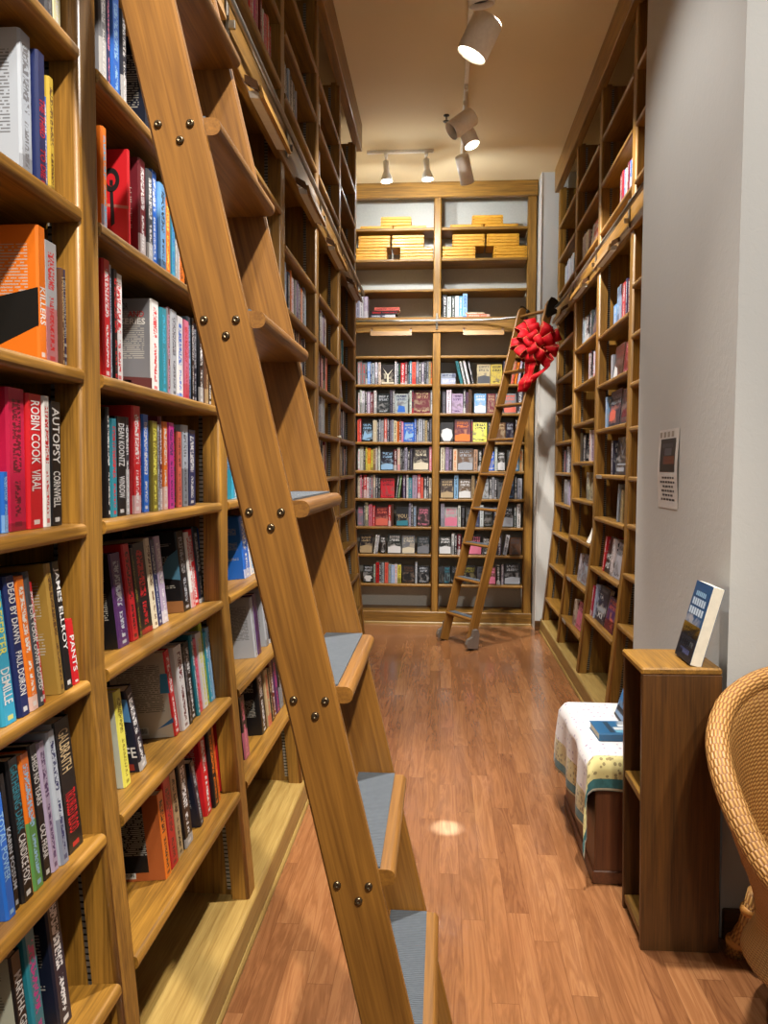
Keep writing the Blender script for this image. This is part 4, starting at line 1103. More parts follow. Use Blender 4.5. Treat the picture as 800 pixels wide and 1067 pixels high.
rrow(2, .53, [(rb(2,.02), rb(2,.08), 's', 'cri', 'wht', {'h': .2}), (rb(2,.12), rb(2,.17), 's', 'slv', 'gry', {'h': .22}), (rb(2,.17), rb(2,.50), 'f', 'dkn', 'wht', {'h': .225, 'q': 1.0, 'txt': [('TA', .1, .5, .62, .76, 'wht'), ('KI', .3, .7, .12, .26, 'wht')], 'patch': [('gry', ((.2, .84), (.8, .84), (.8, .92), (.2, .92))), ('lgr', ((.2, .3), (.85, .3), (.85, .4), (.2, .4)))]}), (rb(2,.52), rb(2,.80), 'f', 'pur', 'sal', {'h': .2, 'patch': [('mar', ((0, 0), (1, 0), (1, .35), (0, .3))), ('sal', ((.4, .2), (.8, .1), (.85, .35), (.6, .42)))]})], 'seventh')
rrow(1, 2.42, [(rb(1,.2), rb(1,.27), 's', 'lgr', 'blk'), (rb(1,.28), rb(1,.38), 's', 'wht', 'gry'), (rb(1,.39), rb(1,.5), 's', 'blk', 'wht'), (rb(1,.5), rb(1,.6), 's', 'dgr', 'lgr'), (rb(1,.6), rb(1,.85), 'f', 'dgr', 'brn')], 'first')
rrow(1, 2.13, [(rb(1,.5), rb(1,.57), 's', 'wht', 'red'), (rb(1,.57), rb(1,.66), 's', 'dbr', 'wht'), (rb(1,.7), rb(1,.77), 's', 'wht', 'sal'), (rb(1,.78), rb(1,.84), 's', 'blk', 'red')], 'second')
rrow(1, 1.555, [(rb(1,.16), rb(1,.3), 's', 'blk', 'dgr'), (rb(1,.32), rb(1,.46), 's', 'dkn', 'wht'), (rb(1,.62), rb(1,.7), 's', 'wht', 'red'), (rb(1,.7), rb(1,.82), 's', 'lil', 'blk'), (rb(1,.83), rb(1,.92), 's', 'wht', 'sal')], 'fourth')
rrow(1, 1.275, [(rb(1,.5), rb(1,.62), 's', 'crm', 'dgr', {'h': .2}), (rb(1,.62), rb(1,.92), 'f', 'tan', 'dbr', {'h': .2})], 'fifth')
rrow(1, .675, [(rb(1,.38), rb(1,.45), 's', 'wht', 'gry', {'h': .2, 'lean': 7}), (rb(1,.5), rb(1,.8), 'f', 'lgr', 'mar', {'h': .21})], 'seventh')
rrow(1, .35, [(rb(1,.42), rb(1,.50), 's', 'bei', 'mar', {'h': .19}), (rb(1,.52), rb(1,.78), 'f', 'pnk', 'mar', {'h': .19})], 'eighth')
rrow(0, 1.47, [(rb(0,.3), rb(0,.44), 's', 'dgr', 'red'), (rb(0,.5), rb(0,.62), 's', 'slv', 'blk'), (rb(0,.63), rb(0,.75), 's', 'dkn', 'wht')], 'fifth')
rrow(0, 1.20, [(rb(0,.4), rb(0,.6), 's', 'lgr', 'dgr'), (rb(0,.6), rb(0,.72), 's', 'lil', 'gry')], 'sixth')
uprow(1, 3.05, .1, .42, [('wht','gry'),('wht','lgr')], 'first', RW, 'pillar-side')
yrow(RW, 1, 3.05, [(rb(1,.45), rb(1,.75), 'f', 'red', 'wht', {'h': .2, 'patch': [('wht', ((0, 0), (.3, 0), (.3, 1), (0, 1)))]})], 'first tier above beam, nearer pillar-side bay', 'books above the beam in the pillar-side bookcase')
uprow(0, 3.05, .2, .75, [('wht','gry'),('slv','wht'),('lgr','wht')], 'first', RW, 'pillar-side')
uprow(2, 3.05, .5, .95, [('red','wht'),('mar','wht'),('red','nav'),('blu','wht'),('slv','blu')], 'first', RW, 'pillar-side')
# loose paper tucked into a shelf of the right run and of the left run
def leaflet(W, u, z, label, col=(226, 222, 212)):
    F = shelf_frame(W, z); mb = MB()
    rings = []
    for k in range(7):
        a = k / 6; v = .01 + .03 * math.sin(a * 2); n = .004 + a * .17
        rings.append([F @ Vector((u + .0, v, n)), F @ Vector((u + .1 - .02 * a, v + .012 * math.sin(a * 3), n)), F @ Vector((u + .1 - .02 * a, v + .0125 + .012 * math.sin(a * 3), n)), F @ Vector((u, v + .001, n))])
    mb.sweep(rings); o = mb.build('paper_leaflet', flat('leaflet_paper', col, .8)); tag(o, label, 'leaflet')
leaflet(RW, rb(1, .78), .985, 'curled white leaflet standing alone on a shelf behind the pillar')
mb = MB(); Fq = shelf_frame(LW, 1.70); u = LB[4][1] - .16
rr = []
for k in range(8):
    a = k / 7; rr.append([Fq @ Vector((u, -.004 - .03 * a * a, .002 - .012 * a * a)), Fq @ Vector((u + .12, -.004 - .012 * a, .002 + .01 * math.sin(a * 3)))])
    rr[-1] += [p + Vector((0, 0, .001)) for p in rr[-1][::-1]]
mb.sweep(rr); tag(mb.build('paper_slip', M['paper']), 'curled paper slip hanging off a shelf front near the aisle end', 'paper slip')

# ---- stacks of spare shelf boards on the back bookcase
board_mb = MB(); prof = rounded_front(-.15, .15, 0, .0285, .012)
def make_board():
    mb = MB(); w = .155
    P = []
    n = 5; r = .012
    for sx in (1, -1):
        for k in range(n + 1):
            a = R(90) * k / n
            P.append((sx * (w - r + r * (math.sin(a) if sx > 0 else math.cos(a))), .0275 - r + r * (math.cos(a) if sx > 0 else math.sin(a))))
        if sx > 0: P += [(w, 0)][:0]
    top = [(-w, 0), (w, 0), (w, .0275 - r)] + [(w - r + r * math.cos(R(90) * k / n), .0275 - r + r * math.sin(R(90) * k / n)) for k in range(1, n + 1)] + [(-w + r - r * math.sin(R(90) * k / n), .0275 - r + r * math.cos(R(90) * k / n)) for k in range(0, n + 1)]
    mb.sweep([[(x * .985, 0, .0137 + (z - .0137) * .62) for x, z in top], [(x, .006, z) for x, z in top], [(x, .26, z) for x, z in top]])
    o = mb.build('shelf_board', M['brdY'])
    for s in (-1, 1):
        h = MB(); h.lathe([(.004, 0), (.004, .0006)], 8, M=Matrix.Translation((s * .138, -.0002, .014)) @ Matrix.Rotation(math.pi / 2, 4, 'X'))
        h.build('peg_hole', M['black'], o)
    return o
proto = make_board(); first = True
def put_board(x, z, label, grp, sx=1.0, ry=0.0):
    global first
    if first: o = proto; first = False
    else:
        o = proto.copy(); COL.objects.link(o)
        for ch in proto.children:
            c = ch.copy(); c.parent = o; COL.objects.link(c)
    o.location = (x, 7.515 + random.uniform(-.004, .006), z); o.scale = (sx, 1, 1)
    tag(o, label, 'shelf board', grp)
def stack(x, z, n, where, sx=1.0):
    for k in range(n):
        pos = 'only board' if n == 1 else ('top board' if k == n - 1 else ('bottom board' if k == 0 else ('%s board up' % ORD[k])))
        put_board(x, z + k * .0283, 'pale shelf board, %s, stack %s' % (pos, where), 'spare shelf boards stacked above the back rail', sx)
zS2, zS1 = 3.472, 3.76
for nm, xs in (('left bay', (-.70, -.265, -.665, -.345, -.645, -.325, -.46)), ('right bay', (.135, .615, .225, .545, .205, .53, .40))):
    stack(xs[0], zS2, 4, 'at lower left, %s above rail' % nm, 1.0)
    stack(xs[1], zS2, 4, 'at lower right, %s above rail' % nm, 1.0)
    stack(xs[2], zS2 + .1140, 4, 'at upper left, %s above rail' % nm, .98)
    stack(xs[3], zS2 + .1140, 4, 'at upper right, %s above rail' % nm, .98)
    stack(xs[4], zS1, 1, 'left on topmost shelf, %s above rail' % nm, 1.0)
    stack(xs[5], zS1, 1, 'right on topmost shelf, %s above rail' % nm, 1.0)
    stack(xs[6], zS1 + .0283, 3, 'highest of all, %s above rail' % nm, .93)
# ------------------------------------------------------------------ rolling ladders (local: y across, +x climbing side, leaning to -x)
def ladder(name, label, base, lean, rz, width, sdepth, sthick, length, treads, tdepth, nose, mat_top, bolts, hooks, wheels):
    root = empty(name, base, (0, -lean, rz)); tag(root, label, 'ladder', None)
    hx = sdepth / 2 * math.cos(lean); hd = sdepth / 2
    for s in (-1, 1):
        mb = MB(); y0 = s * width / 2; y1 = s * (width / 2 - sthick)
        ya, yb = min(y0, y1), max(y0, y1); c = .004
        prof = [(-hd, ya + c), (-hd + c, ya), (hd - c, ya), (hd, ya + c), (hd, yb - c), (hd - c, yb), (-hd + c, yb), (-hd, yb - c)]
        rings = [[(x, y, z) for x, y in prof] for z in (0.012, length - .05)]
        rings.append([(x * .86 - .004, y, length - .02) for x, y in prof]); rings.append([(x * .5 - .012, y, length) for x, y in prof])
        mb.sweep(rings); st = mb.build('stile', M['ladZ'], root)
        if bolts:
            for zt in treads:
                zl = zt / math.cos(lean)
                bb = MB()
                for dx, dz in ((-.027, -.008), (.024, -.020), (.002, -.041)):
                    Mx = Matrix.Translation((dx, y0, zl + dz - .004)) @ Matrix.Rotation(math.pi / 2 * (1 if s < 0 else -1), 4, 'X')
                    bb2 = MB(); bb2.lathe([(.0066, 0), (.0066, .0022), (.0048, .0042), (.0025, .0044), (.002, .0034), (.0002, .0034)], 12, M=Mx)
                    bb2.build('bolt', M['bolt'], st)
        if hooks:
            # roller bracket at the top: dark plate with two rollers gripping the rail
            kb = MB(); yo = s * (width / 2 + .004); rx, rz_ = hooks
            Pl = [(.03, rz_ - .10), (.034, rz_ + .02), (.015, rz_ + .062), (-.02 if rx < -.05 else rx - .01, rz_ + .066), (rx - .02, rz_ + .05), (rx - .02, rz_ + .02), (rx + .018, rz_ + .018), (rx + .018, rz_ - .018), (rx - .02, rz_ - .02), (rx - .02, rz_ - .05), (0, rz_ - .12)]
            kb.sweep([[(x, yo - .003, z) for x, z in Pl], [(x, yo + .003, z) for x, z in Pl]])
            kb.build('roller_bracket', M['dmetal'], root)
            for zz in (rz_ + .03, rz_ - .03):
                rb_ = MB(); rb_.lathe([(.004, -.01), (.017, -.01), (.017, .01), (.004, .01)], 16, M=Matrix.Translation((rx, s * (width / 2 - .012), zz)) @ Matrix.Rotation(math.pi / 2, 4, 'X'))
                rb_.build('roller', M['dmetal'], root)
        if wheels:
            kb = MB(); yo = s * (width / 2 + .022)
            Pl = [(-.055, .015), (.05, .0), (.062, .03), (.055, .07), (.02, .10), (.022, .155), (-.01, .17), (-.035, .14), (-.045, .08)]
            kb.sweep([[(x, yo - .018, z + .012) for x, z in Pl], [(x, yo + .018, z + .012) for x, z in Pl]])
            kb.build('wheel_guard', M['nickel'], root)
            rb_ = MB(); rb_.lathe([(.004, -.011), (.034, -.011), (.038, -.006), (.038, .006), (.034, .011), (.004, .011)], 20, M=Matrix.Translation((.004, yo, .04)) @ Matrix.Rotation(math.pi / 2, 4, 'X'))
            rb_.build('wheel', M['dmetal'], root)
    for zt in treads:
        g = empty('tread'); g.parent = root
        g.location = (0, 0, zt / math.cos(lean)); g.rotation_euler = (0, lean, 0)
        # tread in level coordinates: x from the back of the stile to the nose
        yy = width / 2 - sthick + .0
        xb = -hx + .004 ; xn = hx + nose
        mb = MB(); rr = .013; T = tdepth
        prof = rounded_front(-xn, -xb, -T, 0, rr)
        mb.sweep([[(-v, -yy, n) for v, n in prof], [(-v, yy, n) for v, n in prof]])
        # no wrapper object: the board itself is the part
        me_o = mb.build('tread', M['ladY'], root)
        me_o.location = g.location; me_o.rotation_euler = g.rotation_euler
        bpy.data.objects.remove(g)
        if mat_top:
            m2 = MB(); m2.box(xb + .004, xn - .026, -yy + .003, yy - .003, .0003, .0035)
            mo = m2.build('rubber_mat', M['mat'], me_o)
    return root

LEAN1 = math.atan(.2344)
big = ladder('library_ladder', 'big oak rolling ladder leaning on the hardcover shelves, wide treads with grey rubber mats',
       (.0502, 1.475, 0), LEAN1, 0.0, .452, .0857, .021, 2.85 / math.cos(LEAN1),
       [.212 + .3085 * k for k in range(9)], .028, .030, True, True, (-.0136, 2.966), True)
LEAN2 = math.atan2(.80, 2.93); RZ2 = math.radians(180 + 31.8)
lx, ly = math.cos(math.radians(31.8)), math.sin(math.radians(31.8))
small = ladder('library_ladder', 'slim oak rolling ladder in the far corner with a red bow tied on it',
       (.126, 6.606, 0), LEAN2, RZ2, .41, .085, .02, 2.94 / math.cos(LEAN2),
       [.255 + .301 * k for k in range(9)], .022, .012, True, False, (-.058, 2.885 / math.cos(LEAN2) + .016), True)
for z in (2.86,):
    mb = MB(); zl = z / math.cos(LEAN2)
    mb.tube([(.0, -.19, zl), (.0, .19, zl)], .014, 10); mb.build('top_rail', M['ladY'], small)

# ------------------------------------------------------------------ red bow on the slim ladder
def make_bow(center):
    root = empty('gift_bow', center); tag(root, 'big red ribbon bow with gold edges tied near the top of the slim ladder', 'bow')
    view = Vector((-.35, -.92, .05)).normalized()       # faces down the aisle
    side = view.cross(Vector((0, 0, 1))).normalized(); up = side.cross(view).normalized()
    rnd = random.Random(5)
    def loop(d, wdir, L, B, W):
        mb = MB(); V = []; n = 16
        nrm = d.cross(wdir).normalized()
        for k in range(n + 1):
            s_ = k / n
            p = d * (L * math.sin(math.pi * s_)) + nrm * (B * math.sin(2 * math.pi * s_))
            ww = W * (.45 + .55 * math.sin(math.pi * s_))
            V.append((p - wdir * ww, p + wdir * ww))
        for k in range(n):
            a, b_ = V[k], V[k + 1]
            mb.quad([a[0], a[1], b_[1], b_[0]], 0, True, [(0, k/n), (1, k/n), (1, (k+1)/n), (0, (k+1)/n)])
        o = mb.build('loop', M['ribbon'], root, True)
        m_ = o.modifiers.new('thick', 'SOLIDIFY'); m_.thickness = .0015
    for ring, (cnt, el, L) in enumerate(((9, .0, .21), (7, .5, .19), (4, 1.05, .15))):
        for k in range(cnt):
            a = 2 * math.pi * (k + .5 * ring) / cnt + rnd.uniform(-.15, .15)
            e = el + rnd.uniform(-.12, .12)
            d = (side * math.cos(a) + up * math.sin(a)) * math.cos(e) + view * math.sin(e)
            t = (side * -math.sin(a) + up * math.cos(a))
            w = (t * math.cos(.5) + d.cross(t) * math.sin(.5)).normalized()
            loop(d.normalized(), w, L * rnd.uniform(.85, 1.08), .034, .05)
    mb = MB(); mb.lathe([(.0005, -.03), (.02, -.028), (.03, 0), (.02, .028), (.0005, .03)], 14); mb.build('knot', M['ribbon'], root)
    def tail(pts, W):
        mb = MB(); n = 14; V = []
        for k in range(n + 1):
            s_ = k / n * (len(pts) - 1); i = min(int(s_), len(pts) - 2); f = s_ - i
            p = Vector(pts[i]).lerp(Vector(pts[i + 1]), f)
            p = side * p.x + up * p.z + view * (p.y + .012 * math.sin(k * 1.3))
            ww = side * W * (1 - .15 * math.sin(k)) + view * W * .35 * math.cos(k * .5)
            V.append((p - ww, p + ww))
        for k in range(n):
            a, b_ = V[k], V[k + 1]
            mb.quad([a[0], a[1], b_[1], b_[0]], 0, True, [(0, k/n), (1, k/n), (1, (k+1)/n), (0, (k+1)/n)])
        o = mb.build('tail', M['ribbon'], root, True); m_ = o.modifiers.new('thick', 'SOLIDIFY'); m_.thickness = .0015
    S = -1 if side.x < 0 else 1
    tail([(0, 0, 0), (-.04 * S, .02, -.14), (-.06 * S, .03, -.28), (-.11 * S, .02, -.40)], .045)
    tail([(0, .01, 0), (-.01 * S, .04, -.15), (-.04 * S, .05, -.30), (-.06 * S, .05, -.37)], .026)
    tail([(0, .02, 0), (.10 * S, .03, -.13), (.11 * S, .04, -.20), (.02 * S, .05, -.27), (-.03 * S, .05, -.33)], .026)
    return root
make_bow((.775, 6.70, 2.545))

# ------------------------------------------------------------------ track lights
def aim(o, a, c):
    """put o at point a with its local -z looking at c"""
    a, c = Vector(a), Vector(c); o.location = a
    o.rotation_euler = (c - a).to_track_quat('-Z', 'Y').to_euler()
def track_head(back, face, rad, label, lit, top, grp, bulb=False):
    back, face = Vector(back), Vector(face); L = (face - back).length
    root = empty('track_spotlight', top); tag(root, label, 'spotlight', grp)
    q = (face - back).to_track_quat('-Z', 'Y').to_matrix().to_4x4(); Mx = Matrix.Translation(back - Vector(top)) @ q
    mb = MB()
    if bulb:
        mb.lathe([(.001, 0), (rad * .5, 0), (rad * .52, -L * .5), (rad * .7, -L * .66), (rad, -L * .86), (rad, -L), (rad * .93, -L), (rad * .9, -L * .93)], 20, M=Mx, caps=False)
    else:
        mb.lathe([(.001, 0), (rad * .9, 0), (rad * .98, -.008), (rad, -.02), (rad, -L), (rad * .93, -L), (rad * .93, -L * .72)], 24, M=Mx, caps=False)
    mb.build('can', M['lampw'], root)
    mb = MB(); zf = -L * (.94 if lit else .7)
    mb.lathe([(rad * .92, zf), (rad * .5, zf - .004), (.001, zf - .006)], 24, M=Mx, caps=False)
    mb.build('lamp_face', (M['litw'] if bulb else M['lit']) if lit else M['black'], root)
    mid = (back - Vector(top)) + (face - back) * .3
    mb = MB(); mb.tube([(0, 0, -.005), (0, 0, -.05), mid * .55 + Vector((0, 0, -.01)), mid], .008, 8); mb.build('stem', M['lampw'], root)
    mb = MB(); mb.box(-.014, .014, -.04, .04, -.034, .0, 0, .004); mb.build('adapter', M['lampw'], root)
    return root
trk = MB(); trk.box(.125, .155, 3.2, 6.95, ZC - .024, ZC, 0, .003)
o = trk.build('lighting_track', M['lampw']); tag(o, 'long thin ceiling track running down the middle of the aisle', 'light track')
trk = MB(); trk.box(-.66, -.10, 6.72, 6.75, ZC - .024, ZC, 0, .003)
o = trk.build('lighting_track', M['lampw']); tag(o, 'short ceiling track across the far end, two small bright lamps below', 'light track')
ZT = ZC - .022
HEADS = [((.221, 4.337, 3.888), (.134, 4.35, 3.713), .086, 'largest white track spotlight, lit, tilted down towards the hardcover shelves', True, (.14, 4.50, ZT), False),
 ((.182, 5.543, 3.915), (.038, 5.50, 3.80), .064, 'white track spotlight with a dark mouth turned sideways', False, (.14, 5.62, ZT), False),
 ((.150, 5.722, 3.885), (.189, 5.70, 3.78), .057, 'small white track spotlight, lit, hanging below the dark-mouthed one', True, (.14, 5.86, ZT), False),
 ((.126, 6.226, 3.918), (.176, 6.35, 3.754), .055, 'pale track spotlight seen from behind, last one on the long track', False, (.14, 6.30, ZT), False),
 ((-.493, 6.655, 4.052), (-.485, 6.65, 3.887), .048, 'small bright lamp on the short track, farther from the long track', True, (-.50, 6.735, ZT), True),
 ((-.158, 6.655, 4.06), (-.145, 6.65, 3.895), .048, 'small bright lamp on the short track, next to the long track', True, (-.16, 6.735, ZT), True),
 ((.160, 4.03, 3.90), (.174, 4.05, 3.80), .066, 'track spotlight with a bluish dark mouth, first on the long track', False, (.14, 4.06, ZT), False)]
for h in HEADS: track_head(h[0], h[1], h[2], h[3], h[4], h[5], 'spotlights on the aisle ceiling', h[6])
spr = empty('fire_sprinkler', (.005, 6.1, ZC)); tag(spr, 'tiny dark fire sprinkler on the ceiling beside the long track', 'sprinkler')
mb = MB(); mb.lathe([(.022, 0), (.022, -.006), (.006, -.008), (.006, -.03)], 12); mb.build('escutcheon', M['dmetal'], spr)
mb = MB(); mb.lathe([(.001, -.045), (.026, -.045), (.026, -.048), (.001, -.048)], 12); mb.box(-.004, .004, -.014, .014, -.046, -.028); mb.build('deflector', M['dmetal'], spr)

# ------------------------------------------------------------------ narrow bookcase by the pillar, chest, cloth, books
nb = empty('narrow_bookcase', (.755, 2.54, 0)); tag(nb, 'narrow brown wooden bookcase, empty, standing against the white pillar', 'bookcase')
def build_nb():
    x0, x1, y0, y1, h, t = .630, .868, 2.417, 2.672, .895, .022
    mb = MB(); mb.box(x0, x1, y0, y0 + t, 0, h - t, 0, .002); mb.build('side_panel', M['dkoZ'], nb)
    mb = MB(); mb.box(x0, x1, y1 - t, y1, 0, h - t, 0, .002); mb.build('side_panel', M['dkoZ'], nb)
    mb = MB(); mb.box(x1 - .01, x1, y0 + t, y1 - t, 0, h - t); mb.build('back_panel', M['dkoZ'], nb)
    mb = MB(); mb.box(x0 - .004, x1, y0 - .002, y1 + .002, h - t, h, 0, .005); mb.build('top', M['oakY'], nb)
    mb = MB(); mb.box(x0 + .003, x1 - .01, y0 + t, y1 - t, .462, .484, 0, .002); mb.build('shelf', M['oakY'], nb)
    mb = MB(); mb.box(x0 + .003, x1 - .01, y0 + t, y1 - t, .03, .052, 0, .002); mb.build('shelf', M['oakY'], nb)
under(nb, build_nb); nb.rotation_euler = (0, R(-.9), 0)
I4 = Matrix.Identity(4)
bk = book('paperback_book', .036, .25, .155, (40, 84, 130), (220, 220, 224), (36, 82, 128), False, True, quiet=1.0)
def cov_rect(o, t, d, h, u0, u1, v0, v1, col, nm='cover_art'):
    mb = MB(); mb.quad([(t/2 + .0005, d * u, h * v) for u, v in ((u0, v0), (u1, v0), (u1, v1), (u0, v1))]); mb.build(nm, ink(col), o)
T_, D_, H_ = .036, .155, .25
cov_rect(bk, T_, D_, H_, 0, 1, 0, .46, (22, 26, 38)); cov_rect(bk, T_, D_, H_, 0, 1, .30, .46, (196, 148, 40))
for (u0, u1, v0, v1, c) in ((.2, .8, .82, .88, (150, 190, 220)), (.12, .9, .7, .79, (196, 214, 230)), (.08, .92, .58, .67, (206, 222, 236)), (.2, .85, .38, .41, (60, 30, 20)), (.15, .9, .18, .25, (150, 160, 170)), (.2, .8, .08, .14, (120, 130, 190))):
    n = 6
    for k in range(n):
        a = u0 + (u1 - u0) * k / n; cov_rect(bk, T_, D_, H_, a, a + (u1 - u0) / n * .72, v0, v1, c, 'cover_lettering')
# cover faces the aisle (-x) and leans back on the pillar
bk.matrix_world = Matrix.Translation((.762, 2.590, .9015)) @ Matrix.Rotation(math.radians(15), 4, 'Y') @ Matrix.Rotation(math.pi, 4, 'Z') @ Matrix.Translation((-T_ / 2 + T_, 0, 0)) @ Matrix.Translation((-T_, 0, 0))
tag(bk, 'thick paperback with a blue and yellow cover, propped on top of the narrow bookcase', 'book')

ch = empty('low_chest', (.72, 3.06, 0)); tag(ch, 'low dark brown wooden chest under the flowered cloth', 'chest')
def build_ch():
    x0, x1, y0, y1, h = .560, .884, 2.805, 3.46, .463
    mb = MB(); mb.box(x0, x1, y0, y1, .03, h - .02, 0, .004); mb.build('body', M['chsZ'], ch)
    mb = MB(); mb.box(x0 - .003, x1 + .0, y0 - .004, y1 + .004, h - .02, h, 0, .005); mb.build('lid', M['chsY'], ch)
    mb = MB(); mb.box(x0 - .006, x1, y0 - .006, y1 + .006, 0, .05, 0, .004); mb.build('base_board', M['chsY'], ch)
under(ch, build_ch)
def build_cloth():
    x0, x1, y0, y1, zt = .555, .886, 2.799, 3.466, .4655
    a_l, a_n, a_f = .285, .115, .12
    NU, NV = 44, 60; U = a_l + (x1 - x0); V = a_n + (y1 - y0) + a_f
    verts = []; uvs = []
    for i in range(NU + 1):
        for j in range(NV + 1):
            u = U * i / NU; v = V * j / NV
            a = max(0, a_l - u); bn = max(0, a_n - v); bf = max(0, v - a_n - (y1 - y0)); bb = max(bn, bf)
            x = x0 + max(0, u - a_l); y = y0 + min(max(0, v - a_n), y1 - y0)
            drop = (a ** 1.25 + bb ** 1.25) ** (1 / 1.25)
            if a > 0: x -= .024 * min(1, a / .03) + .06 * bb + .012 * math.sin(v * 26 + .7) * min(1, a / .2) + .01 * math.sin(v * 11) * min(1, a / .15)
            if bn > 0: y -= .016 * min(1, bn / .03) + .09 * a + .006 * math.sin(u * 34) * min(1, bn / .1)
            if bf > 0: y += .016 * min(1, bf / .03) + .22 * a + .006 * math.sin(u * 30) * min(1, bf / .1)
            verts.append((min(x, .888), y, zt + .0015 - drop)); uvs.append((u, v))
    F = []; U_ = []
    for i in range(NU):
        for j in range(NV):
            q = [i * (NV + 1) + j, (i + 1) * (NV + 1) + j, (i + 1) * (NV + 1) + j + 1, i * (NV + 1) + j + 1]
            F.append(q); U_.append([uvs[k] for k in q])
    mb = MB(); mb.faces(verts, F, 0, True, U_)
    o = mb.build('tablecloth', M['cloth']); m_ = o.modifiers.new('thick', 'SOLIDIFY'); m_.thickness = .0022; m_.offset = 1.0
    tag(o, 'white flowered cloth with yellow and teal border draped over the low chest', 'tablecloth')
build_cloth()
fb = book('hardcover_book', .03, .235, .155, (38, 104, 150), (226, 232, 236), (40, 108, 156), True, True, quiet=1.0)
cov_rect(fb, .03, .155, .235, .1, .9, .72, .8, (30, 60, 84)); cov_rect(fb, .03, .155, .235, .3, .5, .3, .7, (226, 232, 236)); cov_rect(fb, .03, .155, .235, .55, .7, .2, .6, (226, 232, 236)); cov_rect(fb, .03, .155, .235, .1, .28, .1, .7, (110, 180, 210))
fb.matrix_world = Matrix.Translation((.615, 3.02, .4665)) @ Matrix.Rotation(R(4), 4, 'Z') @ Matrix.Rotation(-math.pi / 2, 4, 'Y') @ Matrix.Rotation(0, 4, 'X')
fb.matrix_world = Matrix.Translation((.835, 2.975, .4845)) @ Matrix.Rotation(R(3), 4, 'Z') @ Matrix.Rotation(-math.pi / 2, 4, 'Y')
tag(fb, 'blue and white hardcover lying flat on the flowered cloth', 'book')
sb = book('hardcover_book', .028, .235, .16, (150, 190, 230), (20, 24, 34), (110, 160, 210), True, True, quiet=1.0)
cov_rect(sb, .028, .16, .235, .0, 1, .0, .04, (24, 26, 32)); cov_rect(sb, .028, .16, .235, .05, .95, .3, .62, (70, 140, 205)); cov_rect(sb, .028, .16, .235, .1, .9, .12, .2, (24, 26, 34)); cov_rect(sb, .028, .16, .235, .1, .9, .68, .9, (228, 230, 234)); cov_rect(sb, .028, .16, .235, .2, .8, .74, .79, (24, 26, 34))
sb.matrix_world = Matrix.Translation((.742, 3.30, .4705)) @ Matrix.Rotation(R(17), 4, 'Y') @ Matrix.Rotation(math.pi, 4, 'Z')
tag(sb, 'blue and white hardcover standing propped on the flowered cloth', 'book')

# ------------------------------------------------------------------ notice on the pillar
sg = empty('paper_sign', (.899, 3.19, 1.5)); tag(sg, 'small paper notice with a dark photo above lines of print, taped to the white pillar', 'sign')
def build_sg():
    y0, y1, z0, z1 = 3.065, 3.335, 1.345, 1.66
    n = 10; rings = []
    mb = MB(); pts = []
    for k in range(n + 1):
        z = z0 + (z1 - z0) * k / n; x = .8975 - .006 * math.sin(math.pi * k / n) ** 2
        rings.append([(x, y0, z), (x, y1, z), (x + .0008, y1, z), (x + .0008, y0, z)])
    mb.sweep(rings); mb.build('sheet', M['white'], sg)
    def rect(a, b_, c, d, m, nm, e=.0006):
        # a..b across from the far edge (viewer's left), c..d upwards
        mb = MB()
        for k in range(8):
            f0, f1 = c + (d - c) * k / 8, c + (d - c) * (k + 1) / 8
            P = []
            for (q, f) in ((a, f0), (b_, f0), (b_, f1), (a, f1)):
                z = z0 + (z1 - z0) * f; x = .8975 - .006 * math.sin(math.pi * f) ** 2 - e
                P.append((x, y1 - (y1 - y0) * q, z))
            mb.quad(P)
        mb.build(nm, m, sg)
    rect(.12, .88, .46, .88, ink((30, 26, 26)), 'photo')
    rect(.30, .85, .56, .66, ink((120, 62, 34)), 'photo_detail', .0009); rect(.35, .7, .67, .76, ink((96, 96, 104)), 'photo_detail', .0009); rect(.2, .75, .77, .82, ink((66, 66, 76)), 'photo_detail', .0009)
    for k in range(4):
        rect(.04 + .2 * k, .16 + .2 * k, .9, .97, ink((176, 166, 148)), 'letterhead')
    for r_, (a, b_) in enumerate(((.25, .85), (.15, .88), (.28, .8), (.2, .85), (.25, .82), (.18, .86))):
        f = .40 - r_ * .055; q = a
        while q < b_ - .04:
            w = random.uniform(.08, .16); rect(q, min(q + w, b_), f - .026, f, ink((72, 68, 70)), 'print_line'); q += w + .03
under(sg, build_sg)

